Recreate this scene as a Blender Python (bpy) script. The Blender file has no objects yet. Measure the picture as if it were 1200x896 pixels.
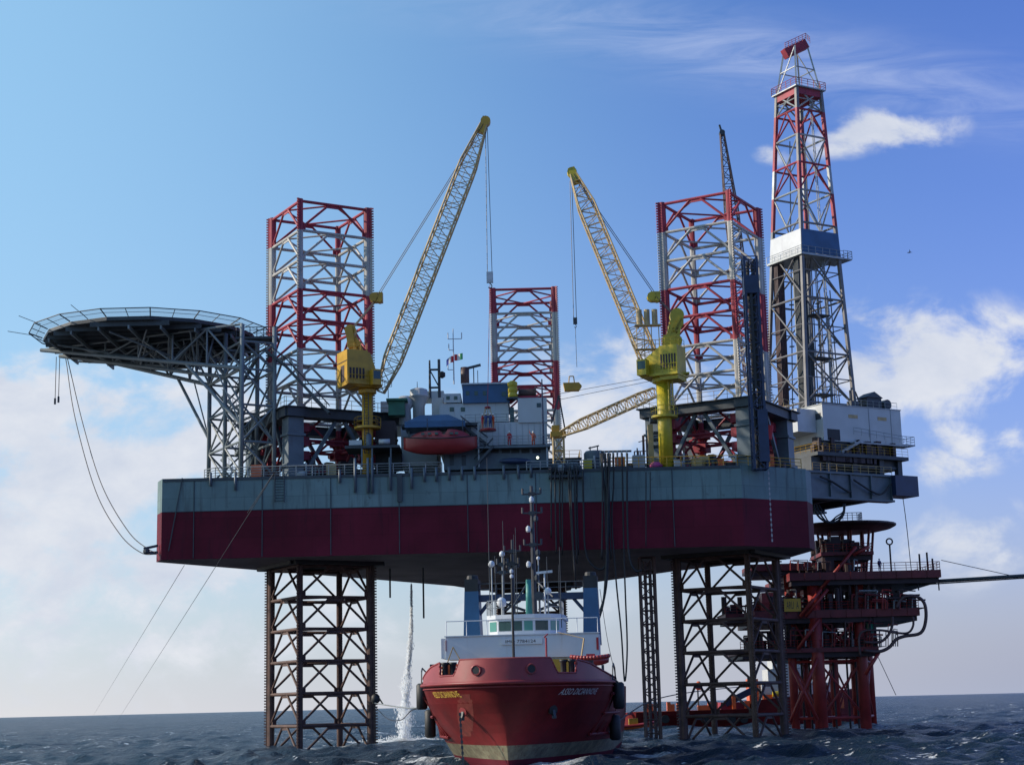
import bpy, math, random
import numpy as np
from mathutils import Matrix, Vector
R = math.radians
rnd = random.Random(7)
# ------------------------------------------------------------------ camera
ROLL, PITCH, HC, FPX = R(1.385), R(11.01), 4.4, 1940.0
_F = np.array([0, math.cos(PITCH), math.sin(PITCH)]); _U = np.array([0, -math.sin(PITCH), math.cos(PITCH)])
_X = np.array([1., 0, 0])
_r = math.cos(ROLL)*_X - math.sin(ROLL)*_U; _u = math.sin(ROLL)*_X + math.cos(ROLL)*_U
_O = np.array([0, 0, HC])
scn = bpy.context.scene
cd = bpy.data.cameras.new('camera'); cam = bpy.data.objects.new('camera', cd); scn.collection.objects.link(cam)
cd.sensor_fit = 'HORIZONTAL'; cd.sensor_width = 36; cd.lens = FPX/1200*36; cd.clip_end = 60000; cd.clip_start = 0.5
m = Matrix.Identity(4)
for i in range(3):
    m[i][0] = _r[i]; m[i][1] = _u[i]; m[i][2] = -_F[i]; m[i][3] = _O[i]
cam.matrix_world = m
scn.camera = cam
def ray(px, py): return _F + (px-600)/FPX*_r - (py-448)/FPX*_u
def at(px, py, Y):
    "surveyed point: where the sight line through this bearing reaches distance Y"
    d = ray(px, py); return _O + d*(Y/d[1])
def atz(px, py, z):
    d = ray(px, py); return _O + d*((z-HC)/d[2])
# ------------------------------------------------------------------ sky, sun, exposure
SUN_EL, SUN_AZ = R(27), math.atan2(-0.97, 0.06)      # azimuth measured from +Y towards +X
w = bpy.data.worlds.new('World'); scn.world = w; w.use_nodes = True
nt = w.node_tree; N = nt.nodes; Lk = nt.links; N.clear()
def nd(t, **k):
    n = N.new(t)
    for a, b in k.items(): setattr(n, a, b)
    return n
def mth(op, a, b=None, c=None, clamp=False):
    n = N.new('ShaderNodeMath'); n.operation = op; n.use_clamp = clamp
    for i, v in enumerate((a, b, c)):
        if v is None: continue
        if isinstance(v, (int, float)): n.inputs[i].default_value = v
        else: Lk.new(v, n.inputs[i])
    return n.outputs[0]
sky = nd('ShaderNodeTexSky', sky_type='NISHITA', sun_disc=False, sun_elevation=SUN_EL, sun_rotation=SUN_AZ)
sky.air_density = 1.0; sky.dust_density = 1.2; sky.ozone_density = 3.0; sky.altitude = 0
tc = nd('ShaderNodeTexCoord'); sx = nd('ShaderNodeSeparateXYZ'); Lk.new(tc.outputs['Generated'], sx.inputs[0])
yy = mth('MAXIMUM', sx.outputs[1], 0.05)
uu = mth('DIVIDE', sx.outputs[0], yy); vv = mth('DIVIDE', sx.outputs[2], yy)
cb = nd('ShaderNodeCombineXYZ'); Lk.new(uu, cb.inputs[0]); Lk.new(vv, cb.inputs[1])
def noise(scale, detail, rough, sxy=(1, 1, 1), off=(0, 0, 0), dist=0.0):
    mp = nd('ShaderNodeMapping'); mp.inputs['Scale'].default_value = sxy; mp.inputs['Location'].default_value = off
    Lk.new(cb.outputs[0], mp.inputs[0])
    n = nd('ShaderNodeTexNoise'); n.inputs['Scale'].default_value = scale; n.inputs['Detail'].default_value = detail
    n.inputs['Roughness'].default_value = rough; n.inputs['Distortion'].default_value = dist
    Lk.new(mp.outputs[0], n.inputs[0]); return n.outputs[0]
# cumulus banks: (bearing x, y, radius x, radius y, weight)
blobs = [(60,560,240,125,.75),(255,525,140,95,.62),(20,490,130,75,.7),(150,490,120,55,.62),(90,720,330,110,.45),(700,500,150,90,.62),(760,420,100,50,.42),
         (1095,425,120,68,.74),(1150,395,80,40,.5),(1035,385,70,45,.5),(1115,530,55,42,.6),(1190,515,30,25,.5),(1120,640,90,45,.45),
         (1050,150,75,28,.72),(985,165,60,22,.4),(905,182,22,14,.42),(1185,610,40,25,.4),(500,690,260,90,.3),(820,600,160,60,.35)]
tot = None
for (bx_, by_, rx, ry, wt) in blobs:
    d = ray(bx_, by_); u0, v0 = d[0]/d[1], d[2]/d[1]
    a = mth('DIVIDE', mth('SUBTRACT', uu, u0), rx/FPX); b = mth('DIVIDE', mth('SUBTRACT', vv, v0), ry/FPX)
    q = mth('EXPONENT', mth('MULTIPLY', mth('ADD', mth('MULTIPLY', a, a), mth('MULTIPLY', b, b)), -1.0))
    q = mth('MULTIPLY', q, wt)
    tot = q if tot is None else mth('MAXIMUM', tot, q)
n1 = noise(15, 10, .60, (1, 1.45, 1), (3.1, 1.7, 0), .25)
cl = mth('ADD', tot, mth('MULTIPLY', mth('MULTIPLY', mth('SUBTRACT', n1, .5), 2.4), mth('MULTIPLY', tot, 3.2, clamp=True)))
mr = nd('ShaderNodeMapRange', interpolation_type='SMOOTHSTEP'); Lk.new(cl, mr.inputs[0])
mr.inputs[1].default_value = .12; mr.inputs[2].default_value = .64; cov = mr.outputs[0]
# thin high streaks
n2 = noise(9, 7, .62, (1.0, 5.5, 1), (8, 2, 0), 1.2)
d = ray(1050, 95); u0, v0 = d[0]/d[1], d[2]/d[1]
tilt = mth('ADD', mth('SUBTRACT', vv, v0), mth('MULTIPLY', mth('SUBTRACT', uu, u0), .22))
a = mth('DIVIDE', tilt, 48/FPX); b = mth('DIVIDE', mth('SUBTRACT', uu, u0-.06), 420/FPX)
st = mth('EXPONENT', mth('MULTIPLY', mth('ADD', mth('MULTIPLY', a, a), mth('MULTIPLY', b, b)), -1.0))
st = mth('MULTIPLY', st, mth('MULTIPLY', mth('SUBTRACT', n2, .3, clamp=True), 1.1), clamp=True)
# shading of the cumulus: whiter crests, mauve-grey bases
n3 = noise(11, 6, .6, (1, 1.6, 1), (1.2, 5, 0), .2)
cr = nd('ShaderNodeMix', data_type='RGBA')
Lk.new(mth('MULTIPLY_ADD', n3, 1.9, -.38, clamp=True), cr.inputs[0])
CLOUD_DARK, CLOUD_LIT = (4.5, 5.1, 6.4, 1), (7.5, 7.6, 7.9, 1)
cr.inputs[6].default_value = CLOUD_DARK; cr.inputs[7].default_value = CLOUD_LIT
# colour balance of the clear sky, then horizon veil
hs = nd('ShaderNodeHueSaturation'); hs.inputs['Saturation'].default_value = 1.18; Lk.new(sky.outputs[0], hs.inputs['Color'])
tint = nd('ShaderNodeMix', data_type='RGBA', blend_type='MULTIPLY'); tint.inputs[0].default_value = 1
lw = nd('ShaderNodeMix', data_type='RGBA'); Lk.new(hs.outputs[0], lw.inputs[6]); lw.inputs[7].default_value = (3.1, 4.75, 5.3, 1)
lr = nd('ShaderNodeMapRange', interpolation_type='SMOOTHSTEP'); Lk.new(uu, lr.inputs[0]); lr.inputs[1].default_value = .22; lr.inputs[2].default_value = -.40; lr.inputs[3].default_value = 0; lr.inputs[4].default_value = .62
Lk.new(lr.outputs[0], lw.inputs[0]); Lk.new(lw.outputs[2], tint.inputs[6]); tc2 = nd('ShaderNodeMix', data_type='RGBA'); tc2.inputs[6].default_value = (1.12, 1.32, 1.56, 1); tc2.inputs[7].default_value = (1.22, 1.14, 1.72, 1)
tr2 = nd('ShaderNodeMapRange', interpolation_type='SMOOTHSTEP'); Lk.new(uu, tr2.inputs[0]); tr2.inputs[1].default_value = -.1; tr2.inputs[2].default_value = .38; Lk.new(tr2.outputs[0], tc2.inputs[0]); Lk.new(tc2.outputs[2], tint.inputs[7])
veil = nd('ShaderNodeMix', data_type='RGBA'); Lk.new(tint.outputs[2], veil.inputs[6]); vc = nd('ShaderNodeMix', data_type='RGBA'); Lk.new(mth('MULTIPLY_ADD', uu, 1.7, .5, clamp=True), vc.inputs[0])
vc.inputs[6].default_value = (7.0, 6.7, 6.8, 1); vc.inputs[7].default_value = (3.8, 4.2, 5.5, 1); Lk.new(vc.outputs[2], veil.inputs[7])
vf = mth('MULTIPLY', mth('EXPONENT', mth('MULTIPLY', mth('MAXIMUM', vv, 0), -9.0)), .85); Lk.new(vf, veil.inputs[0])
m1 = nd('ShaderNodeMix', data_type='RGBA'); Lk.new(st, m1.inputs[0]); Lk.new(veil.outputs[2], m1.inputs[6]); m1.inputs[7].default_value = (5.6, 6.3, 8.2, 1)
m2 = nd('ShaderNodeMix', data_type='RGBA'); Lk.new(mth('MULTIPLY', cov, .95), m2.inputs[0]); Lk.new(m1.outputs[2], m2.inputs[6]); Lk.new(cr.outputs[2], m2.inputs[7])
bg = nd('ShaderNodeBackground'); bg.inputs[1].default_value = 0.115; Lk.new(m2.outputs[2], bg.inputs[0])
wo = nd('ShaderNodeOutputWorld'); Lk.new(bg.outputs[0], wo.inputs[0])
ld = bpy.data.lights.new('sun', 'SUN'); ld.energy = 5.0; ld.angle = R(.5); ld.color = (1, .88, .72)
so = bpy.data.objects.new('sun', ld); scn.collection.objects.link(so)
sd = Vector((math.sin(SUN_AZ)*math.cos(SUN_EL), math.cos(SUN_AZ)*math.cos(SUN_EL), math.sin(SUN_EL)))
so.rotation_euler = sd.to_track_quat('Z', 'Y').to_euler()
scn.view_settings.view_transform = 'Standard'; scn.view_settings.look = 'None'
scn.view_settings.exposure = 0.0; scn.view_settings.gamma = 1
# ------------------------------------------------------------------ helpers
COL = scn.collection
def rz(a):
    c, s = math.cos(a), math.sin(a); return np.array([[c, -s, 0], [s, c, 0], [0, 0, 1.]])
def nrm(v): v = np.array(v, float); return v/max(np.linalg.norm(v), 1e-9)
class MB:
    def __init__(s, o=None, a=0):
        s.v = []; s.f = []; s.m = []; s.mi = 0; s.o = np.zeros(3) if o is None else np.array(o, float); s.R = rz(a)
    def add(s, vs, fs):
        b = len(s.v)
        for p in vs: s.v.append(s.R @ np.array(p, float) + s.o)
        for f in fs: s.f.append([i+b for i in f]); s.m.append(s.mi)
        return s
    def box(s, c, d, A=None):
        c = np.array(c, float); A = np.eye(3) if A is None else A
        vs = [c + A @ (np.array([i, j, k])*np.array(d)/2) for i in (-1, 1) for j in (-1, 1) for k in (-1, 1)]
        return s.add(vs, [(0,1,3,2),(4,6,7,5),(0,4,5,1),(2,3,7,6),(0,2,6,4),(1,5,7,3)])
    def bx(s, x0, x1, y0, y1, z0, z1): return s.box(((x0+x1)/2, (y0+y1)/2, (z0+z1)/2), (x1-x0, y1-y0, z1-z0))
    def beam(s, p, q, w, h, up=(0, 0, 1)):
        p = np.array(p, float); q = np.array(q, float); z = nrm(q-p); x = np.cross(up, z)
        if np.linalg.norm(x) < 1e-3: x = np.array([1., 0, 0])
        x = nrm(x); y = np.cross(z, x); return s.box((p+q)/2, (w, h, np.linalg.norm(q-p)), np.array([x, y, z]).T)
    def tube(s, p, q, r, n=6, r1=None, cap=True):
        p = np.array(p, float); q = np.array(q, float); z = nrm(q-p); t = np.array([0, 0, 1.]) if abs(z[2]) < .9 else np.array([1., 0, 0])
        x = nrm(np.cross(t, z)); y = np.cross(z, x); r1 = r if r1 is None else r1
        vs = [p + r*(math.cos(2*math.pi*i/n)*x + math.sin(2*math.pi*i/n)*y) for i in range(n)] + \
             [q + r1*(math.cos(2*math.pi*i/n)*x + math.sin(2*math.pi*i/n)*y) for i in range(n)]
        fs = [(i, (i+1) % n, n+(i+1) % n, n+i) for i in range(n)]
        if cap: fs += [tuple(range(n))[::-1], tuple(range(n, 2*n))]
        return s.add(vs, fs)
    def path(s, pts, r, n=5):
        for a, b in zip(pts[:-1], pts[1:]): s.tube(a, b, r, n)
        return s
    def prism(s, poly, z0, z1):
        n = len(poly); vs = [(x, y, z0) for x, y in poly] + [(x, y, z1) for x, y in poly]
        return s.add(vs, [(i, (i+1) % n, n+(i+1) % n, n+i) for i in range(n)] + [tuple(range(n))[::-1], tuple(range(n, 2*n))])
    def lathe(s, c, prof, n=14):
        c = np.array(c, float); vs = []; fs = []
        for (r, z) in prof: vs += [c+np.array([r*math.cos(2*math.pi*i/n), r*math.sin(2*math.pi*i/n), z]) for i in range(n)]
        for k in range(len(prof)-1):
            fs += [(k*n+i, k*n+(i+1) % n, (k+1)*n+(i+1) % n, (k+1)*n+i) for i in range(n)]
        fs += [tuple(range(n))[::-1], tuple(range((len(prof)-1)*n, len(prof)*n))]
        return s.add(vs, fs)
    def quad(s, a, b, c, d): return s.add([a, b, c, d], [(0, 1, 2, 3)])
    def rail(s, pts, h=1.1, step=2.0, r=.045, bars=3, closed=False):
        pts = [np.array(p, float) for p in pts]; up = np.array([0, 0, 1.])
        for a, b in zip(pts[:-1], pts[1:]):
            for k in range(1, bars+1): s.tube(a+up*h*k/bars, b+up*h*k/bars, r*(1 if k == bars else .75), 4, cap=False)
            n = max(1, int(round(np.linalg.norm(b-a)/step)))
            for i in range(n+1): s.tube(a+(b-a)*i/n, a+(b-a)*i/n+up*h, r, 4, cap=False)
        return s
    def build(s, name, mats, parent=None, smooth=False):
        me = bpy.data.meshes.new(name); V = np.array(s.v)
        if parent is not None:
            mi = parent_matrix(parent).inverted(); A = np.array(mi.to_3x3()); b = np.array(mi.translation); V = V @ A.T + b
        me.from_pydata(V.tolist(), [], s.f)
        for mm in (mats if isinstance(mats, (list, tuple)) else [mats]): me.materials.append(mm)
        me.polygons.foreach_set('material_index', s.m)
        if smooth: me.polygons.foreach_set('use_smooth', [True]*len(s.f))
        me.update()
        o = bpy.data.objects.new(name, me); COL.objects.link(o)
        if parent is not None: o.parent = parent
        return o
def parent_matrix(p):
    mm = Matrix.Translation(p.location) @ p.rotation_euler.to_matrix().to_4x4()
    return parent_matrix(p.parent) @ mm if p.parent else mm
def tag(o, label=None, cat=None, group=None, kind=None):
    if label: o['label'] = label
    if cat: o['category'] = cat
    if group: o['group'] = group
    if kind: o['kind'] = kind
    return o
def empty(name, loc, label, cat, rot=0, group=None):
    o = bpy.data.objects.new(name, None); COL.objects.link(o); o.location = Vector([float(c) for c in loc]); o.rotation_euler = (0, 0, rot)
    o.empty_display_size = .5
    return tag(o, label, cat, group)
def copy_tree(o, parent=None):
    c = o.copy(); COL.objects.link(c); c.parent = parent
    for ch in [x for x in bpy.data.objects if x.parent == o]: copy_tree(ch, c)
    return c
def lattice(mb, p0, p1, w0, wm, w1, n, rc, rb, f0=.15, f1=.15, side=(0, 1, 0), dep=1.0):
    "four-chord lattice boom from p0 to p1, tapered over the end fractions"
    p0 = np.array(p0, float); p1 = np.array(p1, float); z = nrm(p1-p0); y = nrm(np.cross(z, np.array(side, float))); x = nrm(np.cross(y, z))
    def width(t): return w0+(wm-w0)*t/f0 if t < f0 else (w1+(wm-w1)*(1-t)/f1 if t > 1-f1 else wm)
    def cor(t): 
        W = width(t)/2; return [p0+(p1-p0)*t + x*W*dep*a + y*W*b for a, b in ((-1,-1),(1,-1),(1,1),(-1,1))]
    prev = cor(0)
    for k in range(1, n+1):
        cur = cor(k/n)
        for i in range(4):
            j = (i+1) % 4
            mb.tube(prev[i], cur[i], rc, 5, cap=False)
            mb.tube(cur[i], cur[j], rb, 4, cap=False)
            if (k+i) % 2: mb.tube(prev[i], cur[j], rb, 4, cap=False)
            else: mb.tube(prev[j], cur[i], rb, 4, cap=False)
        prev = cur
    for i in range(4): mb.tube(cor(0)[i], cor(0)[(i+1) % 4], rb, 4, cap=False)
    return mb
# ------------------------------------------------------------------ materials
def pm(name, col, rough=.5, var=.25, dirt=0.0, dcol=(.10, .045, .025), scale=.6, streak=0.0, metal=0.0, bump=.02, spec=.5, plates=0):
    mt = bpy.data.materials.new(name); mt.use_nodes = True; t = mt.node_tree; n = t.nodes; l = t.links
    bs = n['Principled BSDF']; bs.inputs['Roughness'].default_value = rough; bs.inputs['Metallic'].default_value = metal
    if 'Specular IOR Level' in bs.inputs: bs.inputs['Specular IOR Level'].default_value = spec
    c = n.new('ShaderNodeTexCoord')
    def nz(sc, det, rg, mp=(1, 1, 1)):
        a = n.new('ShaderNodeMapping'); a.inputs['Scale'].default_value = mp; l.new(c.outputs['Object'], a.inputs[0])
        b = n.new('ShaderNodeTexNoise'); b.inputs['Scale'].default_value = sc; b.inputs['Detail'].default_value = det; b.inputs['Roughness'].default_value = rg
        l.new(a.outputs[0], b.inputs[0]); return b.outputs[0]
    def mix(f, a, b):
        x = n.new('ShaderNodeMix'); x.data_type = 'RGBA'; l.new(f, x.inputs[0]) if not isinstance(f, float) else setattr(x.inputs[0], 'default_value', f)
        for i, v in ((6, a), (7, b)):
            if isinstance(v, tuple): x.inputs[i].default_value = (*v[:3], 1)
            else: l.new(v, x.inputs[i])
        return x.outputs[2]
    def ramp(src, a, b):
        x = n.new('ShaderNodeMapRange'); x.interpolation_type = 'SMOOTHSTEP'; l.new(src, x.inputs[0]); x.inputs[1].default_value = a; x.inputs[2].default_value = b; return x.outputs[0]
    big = nz(scale, 5, .6)
    out = mix(ramp(big, .3, .7), tuple(v*(1-var) for v in col), tuple(min(1, v*(1+var*.6)) for v in col))
    if plates:
        br = n.new('ShaderNodeTexBrick'); mp = n.new('ShaderNodeMapping'); mp.inputs['Rotation'].default_value = (R(90), 0, 0); l.new(c.outputs['Object'], mp.inputs[0]); l.new(mp.outputs[0], br.inputs[0])
        br.inputs['Scale'].default_value = 1; br.inputs['Brick Width'].default_value = 6.0; br.inputs['Row Height'].default_value = 2.4; br.inputs['Mortar Size'].default_value = .035
        br.inputs['Color1'].default_value = (.9, .9, .9, 1); br.inputs['Color2'].default_value = (1.06, 1.06, 1.06, 1); br.inputs['Mortar'].default_value = (.72, .72, .72, 1)
        x = n.new('ShaderNodeMix'); x.data_type = 'RGBA'; x.blend_type = 'MULTIPLY'; x.inputs[0].default_value = plates; l.new(out, x.inputs[6]); l.new(br.outputs[0], x.inputs[7]); out = x.outputs[2]
    if dirt > 0:
        sp = nz(scale*4.5, 7, .68); out = mix(ramp(sp, .66-.22*dirt, .80-.18*dirt), out, dcol)
    if streak > 0:
        sk = nz(1.6, 5, .6, (1, 1, .09)); f = ramp(sk, .64-.14*streak, .86-.1*streak)
        mm = n.new('ShaderNodeMath'); mm.operation = 'MULTIPLY'; mm.inputs[1].default_value = .75; l.new(f, mm.inputs[0]); out = mix(mm.outputs[0], out, dcol)
    l.new(out, bs.inputs['Base Color'])
    if bump:
        bp = n.new('ShaderNodeBump'); bp.inputs['Strength'].default_value = .5; bp.inputs['Distance'].default_value = bump
        l.new(nz(scale*3, 4, .6), bp.inputs['Height']); l.new(bp.outputs[0], bs.inputs['Normal'])
    return mt
RUST = (.10, .042, .022)
M = dict(
 red=pm('leg_red_paint', (.29, .022, .045), .6, .3, .35, RUST, .5, .4),
 white=pm('leg_white_paint', (.37, .36, .345), .5, .2, .35, (.22, .12, .07), .5, .5),
 rustleg=pm('weathered_leg_steel', (.088, .045, .036), .7, .4, .5, (.05, .028, .022), .8, .4),
 hullblue=pm('hull_grey_blue_paint', (.155, .225, .23), .6, .22, .28, (.07, .075, .075), .12, .95, plates=.8, spec=.2),
 hullred=pm('hull_oxide_red_paint', (.125, .010, .024), .65, .28, .2, (.055, .010, .018), .12, .8, plates=.8, spec=.15),
 under=pm('bottom_antifouling', (.19, .16, .165), .7, .3, .3, (.05, .05, .045), .15, 0),
 deck=pm('deck_paint', (.10, .14, .13), .7, .3, .3),
 grey=pm('grey_blue_steel', (.095, .125, .15), .5, .25, .2, (.08, .06, .05), .4, .35),
 dgrey=pm('dark_grey_steel', (.038, .048, .060), .55, .3, .2),
 mgrey=pm('galvanised_steel', (.30, .32, .33), .45, .2, .15, (.14, .09, .06), .6, .2, metal=.3),
 dergrey=pm('derrick_grey_steel', (.15, .145, .15), .5, .25, .3, (.09,.05,.03), .6, .2),
 navy=pm('navy_blue_paint', (.014, .028, .075), .45, .25, .15),
 blue=pm('blue_paint', (.025, .085, .19), .45, .2, .1, (.03, .05, .08), .5, .3),
 sblue=pm('funnel_blue_paint', (.018, .08, .19), .35, .12, 0, bump=.004),
 yel=pm('yellow_crane_paint', (.46, .26, .018), .45, .2, .2, (.22, .13, .03), .6, .4),
 lyel=pm('lime_yellow_crane_paint', (.45, .35, .018), .45, .2, .15, (.2, .16, .04), .6, .35),
 tan=pm('faded_yellow_boom_paint', (.42, .30, .14), .55, .2, .3, (.20, .10, .05), 1.2, .2),
 wht=pm('white_house_paint', (.46, .475, .48), .45, .08, .12, (.32, .24, .18), .3, .45),
 swht=pm('ship_white_paint', (.58, .60, .63), .35, .05, .03, (.4, .3, .22), .3, .3, bump=.003),
 sred=pm('ship_red_paint', (.155, .012, .014), .55, .35, .35, (.12, .022, .018), .3, .6, bump=.02, spec=.28),
 sredd=pm('ship_upper_red_paint', (.26, .036, .040), .45, .2, .3, (.16, .05, .04), .3, .5, bump=.015, spec=.35),
 boot=pm('waterline_growth', (.17, .16, .10), .8, .4, .7, (.10, .05, .035), .9, .9),
 hgrey=pm('helideck_truss_paint', (.16, .19, .205), .5, .2, .15, (.08,.06,.05), .4, .3),
 dred=pm('platform_deck_red', (.16, .016, .018), .55, .25, .3, (.05,.02,.018), .5, .4),
 primer=pm('worn_primer_patch', (.20, .040, .030), .6, .35, .8, (.19, .018, .024), 1.2, .5),
 orange=pm('orange_rescue_paint', (.62, .12, .03), .4, .1, .05),
 lifeb=pm('lifeboat_red_grp', (.27, .028, .030), .35, .12, .08, (.2, .08, .05), .5, .3),
 black=pm('black_rubber_and_shade', (.016, .017, .020), .6, .3, 0, bump=.01),
 rope=pm('wire_rope', (.035, .035, .045), .5, .1, 0, bump=0),
 brn=pm('racked_pipe_steel', (.085, .045, .045), .55, .3, .3),
 tarp=pm('white_windwall', (.48, .50, .53), .5, .1, .1, (.35, .35, .4), .5, .3),
 pred=pm('platform_red_paint', (.30, .028, .024), .5, .25, .25, (.09, .025, .02), .5, .4),
 pdk=pm('platform_dark_steel', (.030, .014, .018), .6, .3, .2),
 green=pm('green_paint', (.03, .16, .10), .5, .2, .1),
 teal=pm('teal_mast_paint', (.05, .25, .22), .5, .15, .05),
 pink=pm('magenta_cover', (.35, .04, .16), .6, .2, 0),
 skin=pm('skin', (.45, .26, .18), .6, .1, 0, bump=0),
 cov=pm('orange_coverall', (.55, .09, .03), .8, .15, 0, bump=0),
 covb=pm('blue_coverall', (.03, .06, .17), .8, .15, 0, bump=0),
 covr=pm('red_coverall', (.42, .03, .04), .8, .15, 0, bump=0),
 helm=pm('white_helmet', (.7, .7, .68), .4, .05, 0, bump=0),
 letyel=pm('yellow_lettering', (.78, .55, .10), .5, .1, 0, bump=0),
 letwht=pm('white_lettering', (.60, .62, .62), .5, .1, 0, bump=0),
 letblk=pm('black_lettering', (.03, .03, .04), .5, .1, 0, bump=0),
 signy=pm('yellow_sign', (.60, .38, .03), .5, .1, .1),
 fgreen=pm('flag_green', (.02, .28, .10), .7, .05, 0, bump=0), fwht=pm('flag_white', (.75, .75, .75), .7, .05, 0, bump=0),
 fred=pm('flag_red', (.6, .03, .04), .7, .05, 0, bump=0), fblu=pm('flag_blue', (.03, .06, .35), .7, .05, 0, bump=0),
)
gl = bpy.data.materials.new('window_glass'); gl.use_nodes = True; b = gl.node_tree.nodes['Principled BSDF']
b.inputs['Base Color'].default_value = (.02, .05, .05, 1); b.inputs['Roughness'].default_value = .08; M['glass'] = gl
gg = bpy.data.materials.new('green_tinted_glass'); gg.use_nodes = True; b = gg.node_tree.nodes['Principled BSDF']
b.inputs['Base Color'].default_value = (.06, .22, .19, 1); b.inputs['Roughness'].default_value = .12; M['gglass'] = gg
nm = bpy.data.materials.new('safety_net_mesh'); nm.use_nodes = True; t = nm.node_tree; b = t.nodes['Principled BSDF']
b.inputs['Base Color'].default_value = (.10, .17, .20, 1); b.inputs['Roughness'].default_value = .7; b.inputs['Alpha'].default_value = .22; M['net'] = nm
lm = bpy.data.materials.new('lamp_glow'); lm.use_nodes = True; b = lm.node_tree.nodes['Principled BSDF']
b.inputs['Emission Color'].default_value = (.9, 1, .7, 1); b.inputs['Emission Strength'].default_value = 2.5; M['lamp'] = lm
# ------------------------------------------------------------------ sea
def make_sea():
    ys = 88*np.exp(np.linspace(0, math.log(30000/88), 1250)); az = np.radians(np.linspace(-32, 32, 460))
    D, A = np.meshgrid(ys, az, indexing='ij'); Xs = D*np.tan(A); Ys = D.copy(); Z = np.zeros_like(D)
    dX = np.zeros_like(D); dY = np.zeros_like(D); sp = D*math.log(30000/88)/1250*1.0
    rg = np.random.RandomState(5)
    for i in range(110):
        lam = 1.3*(16/1.3)**rg.rand()**1.1; th = R(205)+rg.randn()*.6; k = 2*math.pi/lam
        amp = .0205*lam**.36; att = np.clip((lam/sp-2.2)/3, 0, 1); ph = rg.rand()*6.28
        q = k*(Xs*math.cos(th)+Ys*math.sin(th))+ph; Z += amp*att*np.cos(q)
        dX -= .8*amp*att*math.cos(th)*np.sin(q); dY -= .8*amp*att*math.sin(th)*np.sin(q)
    co = np.stack([Xs+dX, Ys+dY, Z-.1], -1).reshape(-1, 3); nr, nc = D.shape
    i0 = (np.arange(nr-1)[:, None]*nc+np.arange(nc-1)[None, :]).ravel()
    fa = np.stack([i0, i0+1, i0+nc+1, i0+nc], 1)
    me = bpy.data.meshes.new('sea'); me.vertices.add(len(co)); me.vertices.foreach_set('co', co.ravel().astype(np.float32))
    me.loops.add(fa.size); me.loops.foreach_set('vertex_index', fa.ravel().astype(np.int32)); me.polygons.add(len(fa))
    me.polygons.foreach_set('loop_start', (np.arange(len(fa))*4).astype(np.int32)); me.polygons.foreach_set('loop_total', np.full(len(fa), 4, np.int32))
    me.polygons.foreach_set('use_smooth', np.ones(len(fa), bool)); me.update(); me.validate()
    mt = bpy.data.materials.new('sea_water'); mt.use_nodes = True; t = mt.node_tree; n = t.nodes; l = t.links; bs = n['Principled BSDF']
    bs.inputs['Roughness'].default_value = .30; bs.inputs['Specular IOR Level'].default_value = .28; bs.inputs['IOR'].default_value = 1.33
    g = n.new('ShaderNodeNewGeometry')
    def nz(sc, mp, det=4):
        a = n.new('ShaderNodeMapping'); a.inputs['Scale'].default_value = mp; l.new(g.outputs['Position'], a.inputs[0])
        b = n.new('ShaderNodeTexNoise'); b.inputs['Scale'].default_value = sc; b.inputs['Detail'].default_value = det; b.inputs['Roughness'].default_value = .62; l.new(a.outputs[0], b.inputs[0]); return b.outputs[0]
    b1 = n.new('ShaderNodeBump'); b1.inputs['Distance'].default_value = 1.3; b1.inputs['Strength'].default_value = 1; l.new(nz(.5, (1, .75, 1), 7), b1.inputs['Height'])
    b2 = n.new('ShaderNodeBump'); b2.inputs['Distance'].default_value = .8; b2.inputs['Strength'].default_value = 1; l.new(nz(2.2, (1, .8, 1), 6), b2.inputs['Height']); l.new(b1.outputs[0], b2.inputs['Normal']); l.new(b2.outputs[0], bs.inputs['Normal'])
    # foam: torn streaks where two noises agree
    f1 = nz(.16, (.45, 1.3, 1), 6); f2 = nz(1.1, (1, 1, 1), 5)
    mm = n.new('ShaderNodeMath'); mm.operation = 'MULTIPLY'; l.new(f1, mm.inputs[0]); l.new(f2, mm.inputs[1])
    mr = n.new('ShaderNodeMapRange'); l.new(mm.outputs[0], mr.inputs[0]); mr.inputs[1].default_value = .338; mr.inputs[2].default_value = .385
    # churned water where hulls, legs and the falling jet break the surface
    acc = mr.outputs[0]
    for (cx, cy, rr, wt) in ((-1,126,12,.95),(-10,140,6,.8),(-18.5,230,11,1.3),(-24,207,9,.75),(26,208,9,.75),(45,246,13,.95),(3,253,8,.6),(9.5,142,7,.8)):
        d_ = n.new('ShaderNodeVectorMath'); d_.operation = 'DISTANCE'; l.new(g.outputs['Position'], d_.inputs[0]); d_.inputs[1].default_value = (cx, cy, 0)
        r_ = n.new('ShaderNodeMapRange'); l.new(d_.outputs['Value'], r_.inputs[0]); r_.inputs[1].default_value = rr; r_.inputs[2].default_value = rr*.3; r_.inputs[3].default_value = 0; r_.inputs[4].default_value = wt
        q_ = n.new('ShaderNodeMath'); q_.operation = 'MULTIPLY'; l.new(r_.outputs[0], q_.inputs[0]); l.new(f2, q_.inputs[1])
        e_ = n.new('ShaderNodeMapRange'); l.new(q_.outputs[0], e_.inputs[0]); e_.inputs[1].default_value = .22; e_.inputs[2].default_value = .45
        k_ = n.new('ShaderNodeMath'); k_.operation = 'MAXIMUM'; l.new(acc, k_.inputs[0]); l.new(e_.outputs[0], k_.inputs[1]); acc = k_.outputs[0]
    mx = n.new('ShaderNodeMix'); mx.data_type = 'RGBA'; l.new(acc, mx.inputs[0]); mx.inputs[7].default_value = (.75, .78, .8, 1)
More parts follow.
